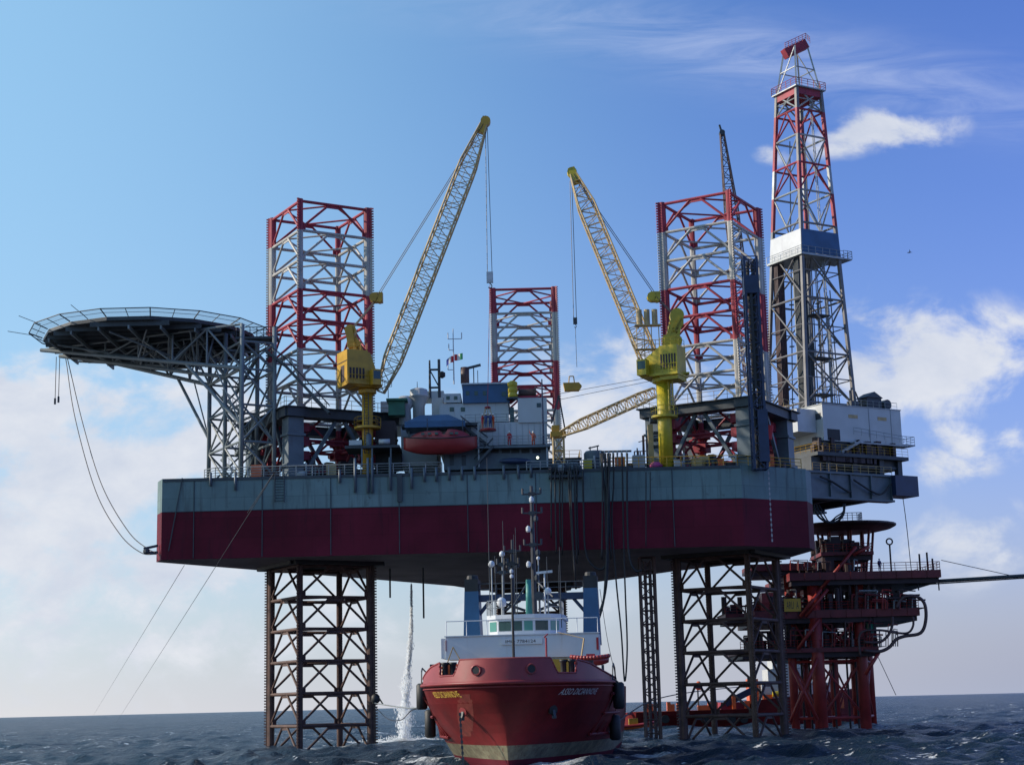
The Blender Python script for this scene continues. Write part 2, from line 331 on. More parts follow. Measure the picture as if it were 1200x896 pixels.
    v = n.new('ShaderNodeMix'); v.data_type = 'RGBA'; l.new(nz(.02, (1, 2, 1)), v.inputs[0]); v.inputs[6].default_value = (.004, .016, .036, 1); v.inputs[7].default_value = (.008, .028, .052, 1)
    l.new(v.outputs[2], mx.inputs[6]); l.new(mx.outputs[2], bs.inputs['Base Color'])
    me.materials.append(mt); o = bpy.data.objects.new('sea', me); COL.objects.link(o); o['kind'] = 'structure'
make_sea()
# a flat far sheet behind the camera side so the sea has no edge anywhere
mb = MB(); mb.add([(-30000,-30000,-.6),(30000,-30000,-.6),(30000,88,-.6),(-30000,88,-.6)], [(0,1,2,3)])
tag(mb.build('water', bpy.data.materials['sea_water']), kind='structure')
# ================================================================== the jack-up rig
HB, HM, HT = 22.1, 27.75, 31.7                        # hull bottom, paint line, deck
HULL = [(-41.8,195),(26.9,195),(35.4,199.8),(36.6,203),(35,213.5),(21.7,231.5),(11.2,249.5),(9.8,261),(-5.5,261),(-9.5,249.5),(-20.8,231.5),(-42.9,197.6)]
def rig_hull():
    root = empty('rig_hull', (0, 221, HB), 'big floating rig hull painted grey blue above dark red, raised on lattice legs', 'rig hull')
    mb = MB(); n = len(HULL)
    mb.mi = 1; mb.add([(x, y, HB) for x, y in HULL]+[(x, y, HM) for x, y in HULL], [(i, (i+1) % n, n+(i+1) % n, n+i) for i in range(n)])
    mb.mi = 0; mb.add([(x, y, HM) for x, y in HULL]+[(x, y, HT) for x, y in HULL], [(i, (i+1) % n, n+(i+1) % n, n+i) for i in range(n)])
    mb.mi = 2; mb.add([(x, y, HB) for x, y in HULL], [tuple(range(n))[::-1]])
    mb.mi = 3; mb.add([(x, y, HT) for x, y in HULL], [tuple(range(n))])
    mb.build('hull_shell', [M['hullblue'], M['hullred'], M['under'], M['deck']], root)
    # plate seams and fender strips along the near side
    mb = MB()
    for x in np.arange(-38, 26, 8.1): mb.bx(x-.05, x+.05, 194.93, 194.999, HB+.1, HT-.1)
    mb.bx(-41.7, 26.8, 194.90, 194.995, HT-.35, HT-.02)
    mb.bx(-41.7, 26.8, 194.94, 194.995, HM-.05, HM+.03)
    mb.build('seam_strip', M['dgrey'], root)
    # leg wells: rims, plus a black plate painting in the shade of the recess
    for (cx, cy, a) in ((-24.5, 207.1, 30), (26.3, 207.8, 60), (2.1, 253.4, 0)):
        mb = MB((cx, cy, 0), R(a)); b = 5.9
        for s in (-1, 1):
            mb.bx(-b, b, s*b-.35, s*b+.35, HB-.45, HB-.003); mb.bx(s*b-.35, s*b+.35, -b+.36, b-.36, HB-.45, HB-.003)
        mb.bx(-b+.4, b-.4, -b+.4, b-.4, HB-.06, HB-.004)
        mb.build('well_rim_and_shade', M['black'], root)
    z = HT
    mb = MB(); mb.rail([(-37.2,197,z),(-35.6,195.5,z),(-8.6,195.4,z)], 1.25, 1.9, .06, 4); mb.build('deck_railing', M['mgrey'], root)
    mb = MB(); mb.rail([(11.5,195.4,z),(26.6,195.4,z),(35,200.2,z)], 1.25, 1.6, .05, 3); mb.build('yellow_deck_railing', M['yel'], root)
    mb = MB(); mb.rail([(1.5,195.4,z),(11.3,195.4,z)], 1.1, 1.7, .05, 3); mb.build('deck_railing', M['mgrey'], root)
    # vertical pipe stubs strapped to the upper side
    for px, L in ((416,2.2),(431,2.3),(436,2.3),(457,2.0),(482,1.9),(497,1.1),(511,1.1),(526,1.0),(541,1.0),(556,1.0),(590,1.0),(607,1.0),(622,.9),(247,1.0),(276,1.6),(398,1.0)):
        p = at(px, 545, 194.8); mb = MB(); mb.tube((p[0], 194.8, HT+(1.9 if L > 1.9 else .6)), (p[0], 194.8, HT-L), .16, 8); mb.build('overboard_pipe', M['grey'], root, True)
    # rope guard ladder, draught marks, dark stain plates
    mb = MB()
    for px in (322, 333):
        p = at(px, 560, 194.8); mb.tube((p[0], 194.85, HT+.3), (p[0], 194.85, HT-3.1), .06, 5)
    a, b = at(322, 560, 194.8)[0], at(333, 560, 194.8)[0]
    for k in range(9): mb.tube((a, 194.85, HT-.3-k*.33), (b, 194.85, HT-.3-k*.33), .035, 4)
    mb.build('ladder', M['dgrey'], root)
    mb = MB()
    for k in range(14):
        d = nrm((8.5, 4.8, 0)); p = np.array([26.9, 195, 0])+d*4.0; nn = np.array([.49, -.87, 0])*.02; z0 = HB+.6+k*.62
        q = p+nn; mb.quad(q+[0,0,z0], q+d*.22+[0,0,z0], q+d*.22+[0,0,z0+.3], q+[0,0,z0+.3]); mb.quad(q+d*.09+[0,0,z0+.3], q+d*.13+[0,0,z0+.3], q+d*.13+[0,0,z0+.62], q+d*.09+[0,0,z0+.62])
    mb.build('draught_mark', M['white'], root)
    mb = MB(); mb.bx(-13.9+0, -13.3, 194.8, 194.98, HT-3.4, HT); mb.build('cable_tray', M['dgrey'], root)
    mb = MB()                                  # anchor chain lying down the near corner
    p = np.array([-39.4, 194.8, HT-.1]); q = np.array([-40.9, 194.8, HB+.9])
    for k in range(34): c = p+(q-p)*k/34; mb.box(c, (.12, .08, .26))
    mb.build('anchor_chain', M['dgrey'], root)
    mb = MB()
    for s in (0, 1): mb.beam((-42.4,196,HB+1.0+s*.8), (-43.9,195.2,HB+.9+s*.5), .2, .3)
    mb.lathe((-43.6,195.3,HB+.8), [(.15,0),(.4,.15),(.4,.45),(.15,.6)], 8)
    mb.build('fairlead', M['dgrey'], root)
    # pipes hanging beneath
    for px, py in ((457,700),(496,724)):
        p = at(px, 680, 215); q = at(px, py, 215); mb = MB(); mb.tube((p[0],215,HB+.2), (p[0],215,q[2]), .13, 6); mb.build('underdeck_pipe', M['dgrey'], root)
    return root
rig_hull()

def make_leg():  # the lattice tower built here is a leg of the jack-up rig
    root = empty('rig_leg', (-24.5, 207.1, 0), 'tall square red and white lattice leg beside the helideck, left in the photo', 'lattice leg', 0, 'three raised lattice legs of the rig')
    a, top, bay = 4.65, 67.7, 3.82
    root.location = (0, 0, 0)
    lev = [top-.25-bay*k for k in range(20)]
    bands = [(top, lev[1], 0), (lev[1], lev[3], 1), (lev[3], lev[5], 0), (lev[5], 40.0, 1), (40.0, 31.0, 0), (31.0, -8, 2)]
    def bm(z):
        for (h, l, m_) in bands:
            if z > l-.01: return m_
        return 2
    mats = [M['red'], M['white'], M['rustleg']]
    for sx in (-1, 1):
        for sy in (-1, 1):
            mb = MB(); rk = MB(); d = nrm((sx, sy, 0)); t = nrm((-sy, sx, 0)); A = np.array([d, t, (0, 0, 1)]).T
            for (h, l, m_) in bands:
                mb.mi = m_; mb.tube((sx*a, sy*a, l), (sx*a, sy*a, h), .38, 10)
                rk.mi = m_
                rk.box((sx*a+d[0]*.42, sy*a+d[1]*.42, (h+l)/2), (.36, .20, h-l), A); rk.box((sx*a-d[0]*.38, sy*a-d[1]*.38, (h+l)/2), (.2, .16, h-l), A)
            z = top-.15
            while z > -1:
                rk.mi = bm(z); rk.box((sx*a+d[0]*.68, sy*a+d[1]*.68, z), (.34, .19, .17), A); z -= .35
            c = mb.build('chord', mats, root, False); rk.build('rack', mats, c)
    for f in range(4):
        mb = MB(None, f*math.pi/2)
        for k, z in enumerate(lev):
            mb.mi = bm(z-.3); y = -a
            mb.tube((-a, y, z), (a, y, z), .20, 8)
            mb.box((0, y, z-.22), (2.0, .1, .5))
            if k < len(lev)-1:
                mb.mi = bm(z-1)
                for s in (-1, 1):
                    mb.tube((s*.75, y, z-.1), (s*(a-.2), y, z-bay+.35), .155, 8)
                    mb.box((s*(a-.45), y, z-bay+.3), (.6, .08, .7))
        for z in lev:
            mb.mi = bm(z-.3); mb.tube((0, -a, z), (a, 0, z), .12, 6)
        mb.build('face_bracing', mats, root)
    return root
leg = make_leg(); leg.location = (-24.5, 207.1, 0); leg.rotation_euler = (0, 0, R(30))
l2 = copy_tree(leg); l2.location = (26.3, 207.8, 0); l2.rotation_euler = (0, 0, R(60))
l2['label'] = 'tall square red and white lattice leg next to the drilling derrick, right in the photo'
l3 = copy_tree(leg); l3.location = (2.1, 253.4, 0); l3.rotation_euler = (0, 0, 0)
l3['label'] = 'farthest and shortest looking lattice leg, standing between the two crane booms'

def jack_house(cx, cy, ang, b, label, rev=False):
    root = empty('jack_house', (cx, cy, HT), label, 'jacking frame', R(ang), 'jacking frames round the legs')
    T = lambda: MB((cx, cy, 0), R(ang)); zt = 40.6
    for sx in (-1, 1):
        for sy in (-1, 1):
            mb = T(); mb.bx(sx*b-1.0, sx*b+1.0, sy*b-1.0, sy*b+1.0, HT, zt-1.3)
            mb.bx(sx*b-1.25, sx*b+1.25, sy*b-1.25, sy*b+1.25, 33.2, 33.6); mb.bx(sx*b-1.2, sx*b+1.2, sy*b-1.2, sy*b+1.2, 37.0, 37.3)
            mb.build('corner_column', M['grey'], root)
            mb = T()
            for k in range(4):
                z = HT+.9+k*1.75; mb.bx(sx*4.65-.9, sx*4.65+.9, sy*4.65-.9, sy*4.65+.9, z, z+1.1); mb.tube((sx*4.65-1.4, sy*4.65, z+.55), (sx*4.65+1.4, sy*4.65, z+.55), .42, 8)
            mb.build('jacking_unit', M['red'], root)
    for f in range(4):
        mb = MB((cx, cy, 0), R(ang)+f*math.pi/2)
        mb.bx(-b-1.6, b+1.6, -b-1.3-.001*f, -b+.9, zt-1.3, zt-.25)
        mb.build('ring_beam', M['dgrey'], root)
        mb = MB((cx, cy, 0), R(ang)+f*math.pi/2)
        mb.bx(-b-1.9, b+1.9, -b-1.7, -b+1.1, zt-.24+.004*f, zt-.12+.004*f)
        mb.build('walkway', M['dgrey'], root)
        mb = MB((cx, cy, 0), R(ang)+f*math.pi/2)
        for s in (-1, 1): mb.beam((s*.6, -b, zt-1.35), (s*(b-1.1), -b, HT+.1), .42, .42)
        mb.build('diagonal_brace', M['grey'], root)
        mb = MB((cx, cy, 0), R(ang)+f*math.pi/2)
        mb.rail([(-b-1.8, -b-1.6, zt-.1), (b+1.8, -b-1.6, zt-.1)], 1.1, 1.7, .035, 2); mb.build('walkway_railing', M['tan'], root)
    mb = T()
    mb.bx(-5, 5, -6, 6, HT+.004, HT+.1)
    for i in range(30):
        x = rnd.uniform(-4.5, 4.5); y = rnd.uniform(-5.8, 5.8); h = rnd.uniform(.8, 3.2); mb.bx(x-.5, x+.5, y-.4, y+.4, HT, HT+h)
    mb.build('machinery', M['dgrey'], root)
    return root
jack_house(-24.5, 207.1, 30, 6.2, 'grey steel jacking frame with corner columns round the left lattice leg')
jack_house(26.3, 207.8, 60, 6.1, 'grey steel jacking frame with diagonal braces round the right lattice leg')
jack_house(2.1, 253.4, 0, 6.2, 'jacking frame round the far lattice leg, behind the white deckhouse')

# ------------------------------------------------------------------ helideck on its truss
def helideck():
    c = np.array([-46.3, 208.6]); Rr = 13.6; zt = 51.7
    root = empty('helideck', (c[0], c[1], zt), 'dark round helicopter deck with safety net, cantilevered on a grey truss tower', 'helideck')
    def ring(r, z, n=32, off=0): return [(c[0]+r*math.cos(2*math.pi*(i+off)/n), c[1]+r*math.sin(2*math.pi*(i+off)/n), z) for i in range(n)]
    mb = MB(); mb.prism([(p[0], p[1]) for p in ring(Rr, 0, 16, .5)], zt-.45, zt)
    for i in range(-6, 7):
        y = c[1]+i*2.1; hw = math.sqrt(max(0, Rr**2-(i*2.1)**2))-.3; mb.bx(c[0]-hw, c[0]+hw, y-.12, y+.12, zt-1.05, zt-.46)
    mb.build('deck_plate', M['dgrey'], root)
    # safety net leaning outwards
    a = ring(Rr+.1, zt+.0, 16, .5); b = ring(Rr+1.8, zt+.6, 16, .5)
    mb = MB(); mb.add(a+b, [(i, (i+1) % 16, 16+(i+1) % 16, 16+i) for i in range(16)]); mb.build('safety_net', M['net'], root)
    mb = MB()
    for i in range(16):
        mb.tube(b[i], b[(i+1) % 16], .07, 5); mb.tube(a[i], b[i], .08, 5)
        m0 = (np.array(a[i])+np.array(a[(i+1) % 16]))/2; m1 = (np.array(b[i])+np.array(b[(i+1) % 16]))/2; mb.tube(m0, m1, .05, 5)
        q = (np.array(a[i])+np.array(b[i]))/2; q2 = (np.array(a[(i+1) % 16])+np.array(b[(i+1) % 16]))/2; mb.tube(q, q2, .03, 4)
    mb.build('net_frame', M['dgrey'], root)
    for (px, py, qx, qy) in ((83,357,100,371),(9,388,40,393),(22,370,48,380)):
        mb = MB(); mb.tube(at(px,py,205), at(qx,qy,205), .04, 4); mb.build('antenna_whip', M['dgrey'], root)
    # tower
    d = np.array([.866, .5]); n_ = np.array([.5, -.866])
    A = np.array([-32.7, 196.6]); B = A+d*4.2; C = A-n_*11.5; D = C+d*4.2; E_ = (A+C)/2; Fm = E_+d*4.2
    zt2 = 48.6
    for P in (A, B, C, D, E_, Fm):
        mb = MB(); mb.tube((*P, HT), (*P, zt-1), .27, 8); mb.build('tower_post', M['hgrey'], root, True)
    mb = MB(); zs = [HT+.6, 36.3, 40.8, 45.2, zt2]
    for (P, Q) in ((A,E_),(E_,C),(C,D),(D,Fm),(Fm,B),(B,A),(E_,Fm)):
        for k, (z0, z1) in enumerate(zip(zs[:-1], zs[1:])):
            mb.tube((*P, z1), (*Q, z1), .15, 6); mb.tube((*P, z0), (*Q, z1), .13, 6)
            if k % 2 or P is C: mb.tube((*Q, z0), (*P, z1), .13, 6)
    mb.build('tower_bracing', M['hgrey'], root)
    # main cantilever trusses fanning out below the deck
    def chordpt(P, t):     # t 0 at tower .. 1 at outer edge
        out = np.array(P[:2]); return out
    for (P, tipx, tipy) in ((A, 48, 411), (E_, 70, 418), (C, 110, 421)):
        tip = atz(tipx, tipy, zt-1.1); t2 = np.array([tip[0], tip[1]])
        low0 = np.array([*P, 45.2]); mb = MB(); seg = 6
        lo = [low0+(np.array([t2[0], t2[1], zt-1.0])-low0)*k/seg for k in range(seg+1)]
        up = [np.array([p[0], p[1], zt-1.0]) for p in lo]
        for k in range(seg): 
            mb.tube(lo[k], lo[k+1], .25, 8); mb.tube(up[k], up[k+1], .16, 6)
            if k > 0: mb.tube(lo[k], up[k], .12, 6)
            mb.tube(lo[k], up[k+1], .13, 6) if k % 2 == 0 else mb.tube(up[k], lo[k+1], .13, 6)
        for i in (1, 2, 3):       # cross members to the deck grid
            for s in (-1, 1):
                q = np.array([lo[i][0]-1+1.0*i, lo[i][1]+s*4.5, zt-1.0])
                if np.hypot(*(q[:2]-c)) < Rr-.4: mb.tube(lo[i], q, .11, 6)
        mb.build('deck_truss', M['hgrey'], root)
    mb = MB()
    mb.tube((*A, 45.2), (*C, 45.2), .2, 8); a3 = [np.array([*A, 38.2]), np.array([*C, 38.2])]
    for P, z, q in ((A, 38.2, .42), (C, 38.2, .36)):
        low0 = np.array([*P, 45.2]); tip = atz(48 if P is A else 110, 411 if P is A else 421, zt-1.1); mid = low0+(np.array([tip[0], tip[1], zt-1])-low0)*.27
        mb.tube((*P, z), mid, .2, 8)
        mid2 = low0+(np.array([tip[0], tip[1], zt-1])-low0)*.13; mb.tube((*P, z), mid2, .1, 6)
    mb.build('knee_brace', M['hgrey'], root)
    # ragged lattice of deck stringers seen from below
    mb = MB()
    for i in range(-3, 4):
        x = c[0]+i*3.8; hw = math.sqrt(Rr**2-(i*3.8)**2)-.4; mb.bx(x-.1, x+.1, c[1]-hw, c[1]+hw, zt-1.5, zt-1.06)
    for k in range(7):
        a0 = k*math.pi/3.5; mb.tube((c[0]+12*math.cos(a0), c[1]+12*math.sin(a0), zt-1.5), (c[0]+5+3*math.cos(a0), c[1]-2+3*math.sin(a0), zt-3.6), .13, 6)
    mb.build('underframe', M['hgrey'], root)
    # landing and access stair down to the jacking frame
    mb = MB(); p0 = atz(293, 398, 49.8); mb.box((p0[0]+1.0, p0[1], 49.8), (5.2, 2.6, .25)); q0 = np.array([-30.3, 198.9, 49.5])
    mb.rail([(p0[0]-1.5, p0[1]-1.3, 49.9), (p0[0]+3.6, p0[1]-1.3, 49.9)], 1.2, .9, .05, 3)
    mb.build('access_landing', M['dgrey'], root)
    mb = MB(); s0 = at(312, 412, 198.3); s1 = at(334, 428, 198); s2 = at(386, 484, 197)
    def stair(a, b, wd=1.0):
        a = np.array(a); b = np.array(b)
        for s in (-.5, .5):
            o = np.array([0, s*wd, 0]); mb.beam(a+o, b+o, .12, .3); mb.tube(a+o+[0,0,1.0], b+o+[0,0,1.0], .05, 4)
        n = int(np.linalg.norm(b-a)/.42)
        for k in range(n+1): p = a+(b-a)*k/n; mb.box(p, (.3, wd, .07)); 
        for k in range(0, n+1, 3): p = a+(b-a)*k/n; mb.tube(p+[0,-wd/2,0], p+[0,-wd/2,1.0], .04, 4)
    stair(s0, s1, 1.4); stair(s1, s2, 1.2); mb.build('access_stair', M['dgrey'], root)
    mb = MB()
    for k in range(4):
        z0, z1 = HT+.3+4*k, HT+3.6+4*k; P, Q = (A+d*1.0-n_*2.0, C+d*1.0+n_*2) if k % 2 == 0 else (C+d*2.8+n_*2, A+d*2.8-n_*2); 
        stair((*P, z0), (*Q, z1), .9)
    mb.build('tower_stair', M['hgrey'], root)
    # small loose lines under the tip
    for px, L in ((66,470),(70,468)):
        p = atz(px, 418, zt-1.2); q = at(px-1, L, p[1]); mb = MB(); mb.tube(p, (p[0], p[1], q[2]), .05, 4); mb.box((p[0], p[1], q[2]), (.22, .2, .8)); mb.build('tie_down_line', M['rope'], root)
helideck()

# ------------------------------------------------------------------ deck cranes
def hook_block(name, px, py, Y, sz, label, mat, tip=None, tail=None, group=None):
    p = at(px, py, Y); root = empty(name, p, label, 'hook block', 0, group)
    mb = MB(); mb.bx(p[0]-.42*sz, p[0]+.42*sz, p[1]-.25*sz, p[1]+.25*sz, p[2]-.7*sz, p[2]+.7*sz); mb.bx(p[0]-.3*sz, p[0]+.3*sz, p[1]-.3*sz, p[1]+.3*sz, p[2]-.45*sz, p[2]+.45*sz)
    mb.build('sheave_case', mat, root)
    mb = MB(); pts = [p+np.array([0, 0, -.7*sz])]+[p+np.array([.25*sz*math.sin(a), 0, -1.15*sz+.28*sz*math.cos(a)]) for a in np.linspace(0, 4.2, 8)]; mb.path(pts, .07*sz, 6); mb.build('hook', M['dgrey'], root)
    if tip is not None:
        for s in (-.3, .3):
            mb = MB(); mb.tube(p+np.array([s*sz, 0, .6*sz]), np.array(tip)+np.array([s*.4, 0, 0]), .04, 4, cap=False); mb.build('hoist_rope', M['rope'], root)
    if tail is not None:
        mb = MB(); mb.tube(p+np.array([0, 0, -1.2*sz]), at(px+tail[0], tail[1], Y), .03, 4, cap=False); mb.build('hoist_rope', M['rope'], root)
    return root
def deck_crane(P0, label, foot, tip, mats, gantry, bridle, Yb, cabspec, zt_ped, w=2.1, pr=.66):
    my, boomm = mats
    root = empty('deck_crane', (P0[0], P0[1], HT), label, 'crane', 0, 'lattice boom cranes on the rig deck')
    x, y = P0[:2]
    mb = MB(); mb.tube((x, y, HT), (x, y, zt_ped), pr, 20); mb.build('pedestal', my, root, True)
    mb = MB(); mb.lathe((x, y, zt_ped-4.2), [(pr,0),(1.6,.05),(1.6,.3),(pr,.35)], 16); mb.rail([(x+1.6*math.cos(t), y+1.6*math.sin(t), zt_ped-3.9) for t in np.linspace(0, 6.28, 9)], 1.1, 1.4, .035, 2)
    mb.build('pedestal_walkway', my, root)
    mb = MB(); mb.lathe((x, y, zt_ped), [(pr,0),(pr+.45,.2),(pr+.45,.6),(pr+.3,.75)], 20); mb.build('slew_ring', my, root)
    cabspec(root, x, y, zt_ped+.75)
    mb = MB(); lattice(mb, foot, tip, .9, w, .8, 26, .12, .05, .12, .16, (0, 1, 0)); bo = mb.build('boom', boomm, root)
    u = nrm(np.array(tip)-np.array(foot)); mb = MB()
    mb.beam(np.array(tip)-u*1.2, np.array(tip)+u*.9, .9, 1.0, (0, 1, 0)); sh = np.array(tip)+u*.6
    mb.tube(sh+[0,-.5,-.2], sh+[0,.5,-.2], .62, 12); mb.build('boom_head', my, bo)
    mb = MB()
    for t in (.28, .5, .72):
        q = np.array(foot)+(np.array(tip)-np.array(foot))*t; mb.beam(q-u*.14, q+u*.14, w*1.08, w*1.08, (0, 1, 0))
    mbs = mb; 
    for t in (.28, .5, .72): pass
    # bridle and pendants
    br = np.array(bridle); mb = MB(); mb.box(br, (1.2, 1.0, 1.2)); mb.tube(br+[-.5,-.6,0], br+[-.5,.6,0], .55, 10); mb.tube(br+[.2,-.6,-.3], br+[.2,.6,-.3], .35, 10); mb.build('bridle', my, root)
    for s in (-.5, .5):
        mb = MB(); mb.tube(br+[0,s,.3], np.array(tip)+[0,s,0], .045, 4, cap=False); mb.build('pendant_rope', M['rope'], root)
    g = np.array(gantry)
    for s in (-.45, -.15, .15, .45):
        mb = MB(); mb.tube(g+[0,s,0], br+[0,s*1.2,0], .035, 4, cap=False); mb.build('luffing_rope', M['rope'], root)
    mb = MB(); mb.tube(np.array(foot)+u*2.5+[0,0,.8], np.array(foot)+(np.array(tip)-np.array(foot))*.93+[0,0,.3], .03, 4, cap=False); mb.build('hoist_rope', M['rope'], root)
    return root
# left crane -------------------------------------------------------
Yl = 197.2
pL = at(431, 545, Yl)
def cabL(root, x, y, z):
    A = MB(None); ang = R(28)
    T = lambda: MB((x, y, 0), ang)
    mb = T(); mb.bx(-1.9, 1.3, -1.6, 1.6, z, z+.35); mb.build('slewing_platform', M['yel'], root)
    mb = T(); mb.prism([(-3.3, -1.7), (-.6, -1.7), (-.6, 1.5), (-3.3, 1.5)], z+.36, z+4.4)
    mb.add([(-.6,-1.65,z+.36),(1.1,-1.65,z+.36),(1.1,1.45,z+.36),(-.6,1.45,z+.36),(-.6,-1.65,z+4.2),(-.3,-1.65,z+4.2),(-.3,1.45,z+4.2),(-.6,1.45,z+4.2)], [(0,1,5,4),(1,2,6,5),(2,3,7,6),(4,5,6,7),(0,3,2,1)])
    mb.bx(-3.3, -1.8, -1.6, 1.4, z+.1, z+.355); mb.build('machinery_house', M['yel'], root)
    # narrow gantry with sheaves leaning over the house
    g = at(411, 388, y-.2); mb = MB()
    for s in (-.8, .8):
        mb.beam((x-1.4, y+s, z+3.6), g+[0,s*.5,0], .5, 1.0); mb.beam((x+1.5, y+s, z+.4), g+[.4,s*.5,-.5], .28, .34)
        mb.beam((x-.2, y+s, z+3.4), g+[.9,s*.5,-2.4], .3, .5)
    for k in range(5): q = np.array([x-1.2, y, z+4.0]); p = q+(g-q)*k/4; mb.beam(p+[0,-.8,0], p+[0,.8,0], .3, .3)
    mb.beam(g+[.2,-.5,-2.2], g+[-.2,-.5,.4], .9, .9); mb.tube(g+[0,-.7,0], g+[0,.7,0], .7, 12); mb.tube(g+[.7,-.7,-1.6], g+[.7,.7,-1.6], .5, 12); mb.beam(g, g+[.7,0,-1.6], .3, .3)
    mb.build('gantry', M['yel'], root)
    mb = T()
    for k in range(5): mb.bx(-3.0+k*.42, -2.75+k*.42, -1.73, -1.702, z+.9, z+2.2)
    mb.bx(-3.32, -3.302, -.8, .3, z+.6, z+2.6); mb.bx(-3.34, -3.302, -1.6, 1.4, z+3.0, z+3.1); mb.build('vent_louvre', M['pdk'], root)
    mb = T(); mb.rail([(-3.2,-1.6,z+4.4),(-.7,-1.6,z+4.4)], .9, .8, .035, 2); mb.build('roof_railing', M['yel'], root); mb = T(); mb.rail([(-3.3,-1.95,z+.3),(1.2,-1.95,z+.3)], 1.0, .9, .035, 2); mb.bx(-3.3, 1.2, -2.0, -1.72, z+.2, z+.3); mb.build('platform_railing', M['yel'], root)
    mb = MB(); mb.tube((x-.3, y-.8, z-8), (x-.3, y-.8, z), .05, 4); mb.tube((x+.2, y-.8, z-8), (x+.2, y-.8, z), .05, 4)
    for k in range(22): mb.tube((x-.3, y-.8, z-7.9+k*.35), (x+.2, y-.8, z-7.9+k*.35), .03, 4)
    mb.build('ladder', M['dgrey'], root)
    mb = T(); mb.bx(-.4, .7, -2.7, -1.72, z+.1, z+2.0); mb.build('operator_cab', M['yel'], root)
    mb = T(); mb.bx(-.3, .6, -2.72, -2.705, z+.8, z+1.8); mb.build('window', M['glass'], root)
zL = at(431, 463, Yl)[2]
footL = at(446, 459, 198); tipL = at(567, 146, 196.8)
deck_crane(pL, 'yellow pedestal crane beside the left leg, boom pointing steeply up to the right', footL, tipL, (M['yel'], M['tan']), at(411, 387, Yl), at(443, 349, 197), Yl, cabL, zL)
hook_block('hook_block', 574, 325, 196.3, .95, 'pale grey hook block hanging above the far leg', M['tarp'], tip=at(570, 150, 196.3), group='crane hook blocks')
# right crane ------------------------------------------------------
Yr = 196.9; pR = at(781, 545, Yr)
def cabR(root, x, y, z):
    ang = R(-26); T = lambda: MB((x, y, 0), ang)
    mb = T(); mb.bx(-2.2, 2.6, -1.9, 1.8, z, z+.3); mb.build('slewing_platform', M['lyel'], root)
    mb = T(); mb.bx(.2, 2.5, -1.5, 1.5, z-.5, z+3.7); mb.bx(-1.9, .2, -1.4, 1.4, z+.31, z+2.2)
    mb.add([(-1.9,-1.4,z+2.2),(.2,-1.4,z+2.2),(.2,-1.4,z+3.6),(-1.9,1.4,z+2.2),(.2,1.4,z+2.2),(.2,1.4,z+3.6)], [(0,1,2),(3,5,4),(0,2,5,3)])
    mb.build('machinery_house', M['lyel'], root)
    g = at(793, 372, y); mb = T()
    b = np.array([g[0]-x, 0, 0]); 
    mb = MB()
    for dx in (-.62, .62):
        for dy in (-.5, .5): mb.beam((x+.9+dx, y+dy, z+3.2), g+[dx*.8, dy, -.5], .34, .34)
    for k in range(7): q = np.array([x+.9, y, z+3.4]); p = q+(g-q)*k/7; mb.box(p, (1.5, 1.3, .42 if k % 2 else .22))
    mb.box(g+[0,0,-.3], (1.5, 1.33, 1.5)); mb.beam((x, y, z+1), g+[0,0,-7.05], .5, .5); mb.beam(g+[-.3,0,-3], g+[0,0,-.3], .4, .4); mb.beam(g+[-.5,-.72,-1.8], g+[.4,-.72,-.2], .5, .12)
    for dy in (-.66, .66): mb.bx(x+.2, x+2.1, y+dy-.05, y+dy+.05, z+3.6, z+5.2)
    mb.beam((x-.4, y, z+3.2), g+[-1.0,0,-3.4], .9, .4); mb.beam(g+[-1.5,0,-4.2], g+[.1,0,-.6], 1.1, .55)
    mb.tube(g+[0,-.7,.2], g+[0,.7,.2], .85, 14); mb.tube(g+[-.3,-.7,-3.0], g+[-.3,.7,-3.0], .8, 14)
    mb.beam(g+[-1.4,0,-7.0], g+[1.2,0,-7.0], 1.2, .2)
    mb.build('gantry', M['lyel'], root)
    mb = MB(); c0 = np.array([x-2.6, y-.2, z+6.6])
    for i in range(3): mb.tube(c0+[i*.95,0,0], c0+[i*.95,0,1.9], .36, 10)
    for i in range(4): mb.tube(c0+[-.4+i*.9,-.3,-5.4], c0+[-.4+i*.9,-.3,0], .06, 5)
    mb.bx(c0[0]-.6, c0[0]+2.6, c0[1]-.5, c0[1]+.5, c0[2]-.15, c0[2]-.01); mb.rail([c0+[-.6,-.6,-3.0], c0+[2.6,-.6,-3.0]], 1.0, .8, .04, 2); mb.bx(c0[0]-.6, c0[0]+2.6, c0[1]-.5, c0[1]+.5, c0[2]-3.1, c0[2]-3.0)
    mb.build('winch_drum', M['tan'], root)
    mb = T()
    for k in range(6): mb.bx(.35+k*.35, .55+k*.35, -1.53, -1.502, z+.8, z+2.6)
    mb.bx(.19, .198, -.9, .1, z+.5, z+2.0); mb.build('vent_louvre', M['pdk'], root)
    mb = T(); mb.rail([(-2.1,-1.85,z+.3),(2.5,-1.85,z+.3)], 1.05, .9, .035, 2); mb.build('platform_railing', M['lyel'], root); mb = T(); mb.rail([(.3,-1.4,z+3.72),(2.4,-1.4,z+3.72),(2.4,1.4,z+3.72)], .9, .8, .035, 2); mb.build('roof_railing', M['lyel'], root)
    mb = T(); mb.bx(-2.2, -1.0, -2.9, -1.75, z+.1, z+2.0); mb.build('operator_cab', M['lyel'], root)
    mb = T(); mb.bx(-2.1, -1.1, -2.92, -2.905, z+.8, z+1.8); mb.build('window', M['glass'], root)
    mb = MB(); mb.tube((x+.5, y-1.2, z-4.2), (x+.5, y-1.2, z), .05, 4); mb.tube((x+1.0, y-1.2, z-4.2), (x+1.0, y-1.2, z), .05, 4)
    for k in range(12): mb.tube((x+.5, y-1.2, z-4+k*.35), (x+1.0, y-1.2, z-4+k*.35), .03, 4)
    mb.build('ladder', M['lyel'], root)
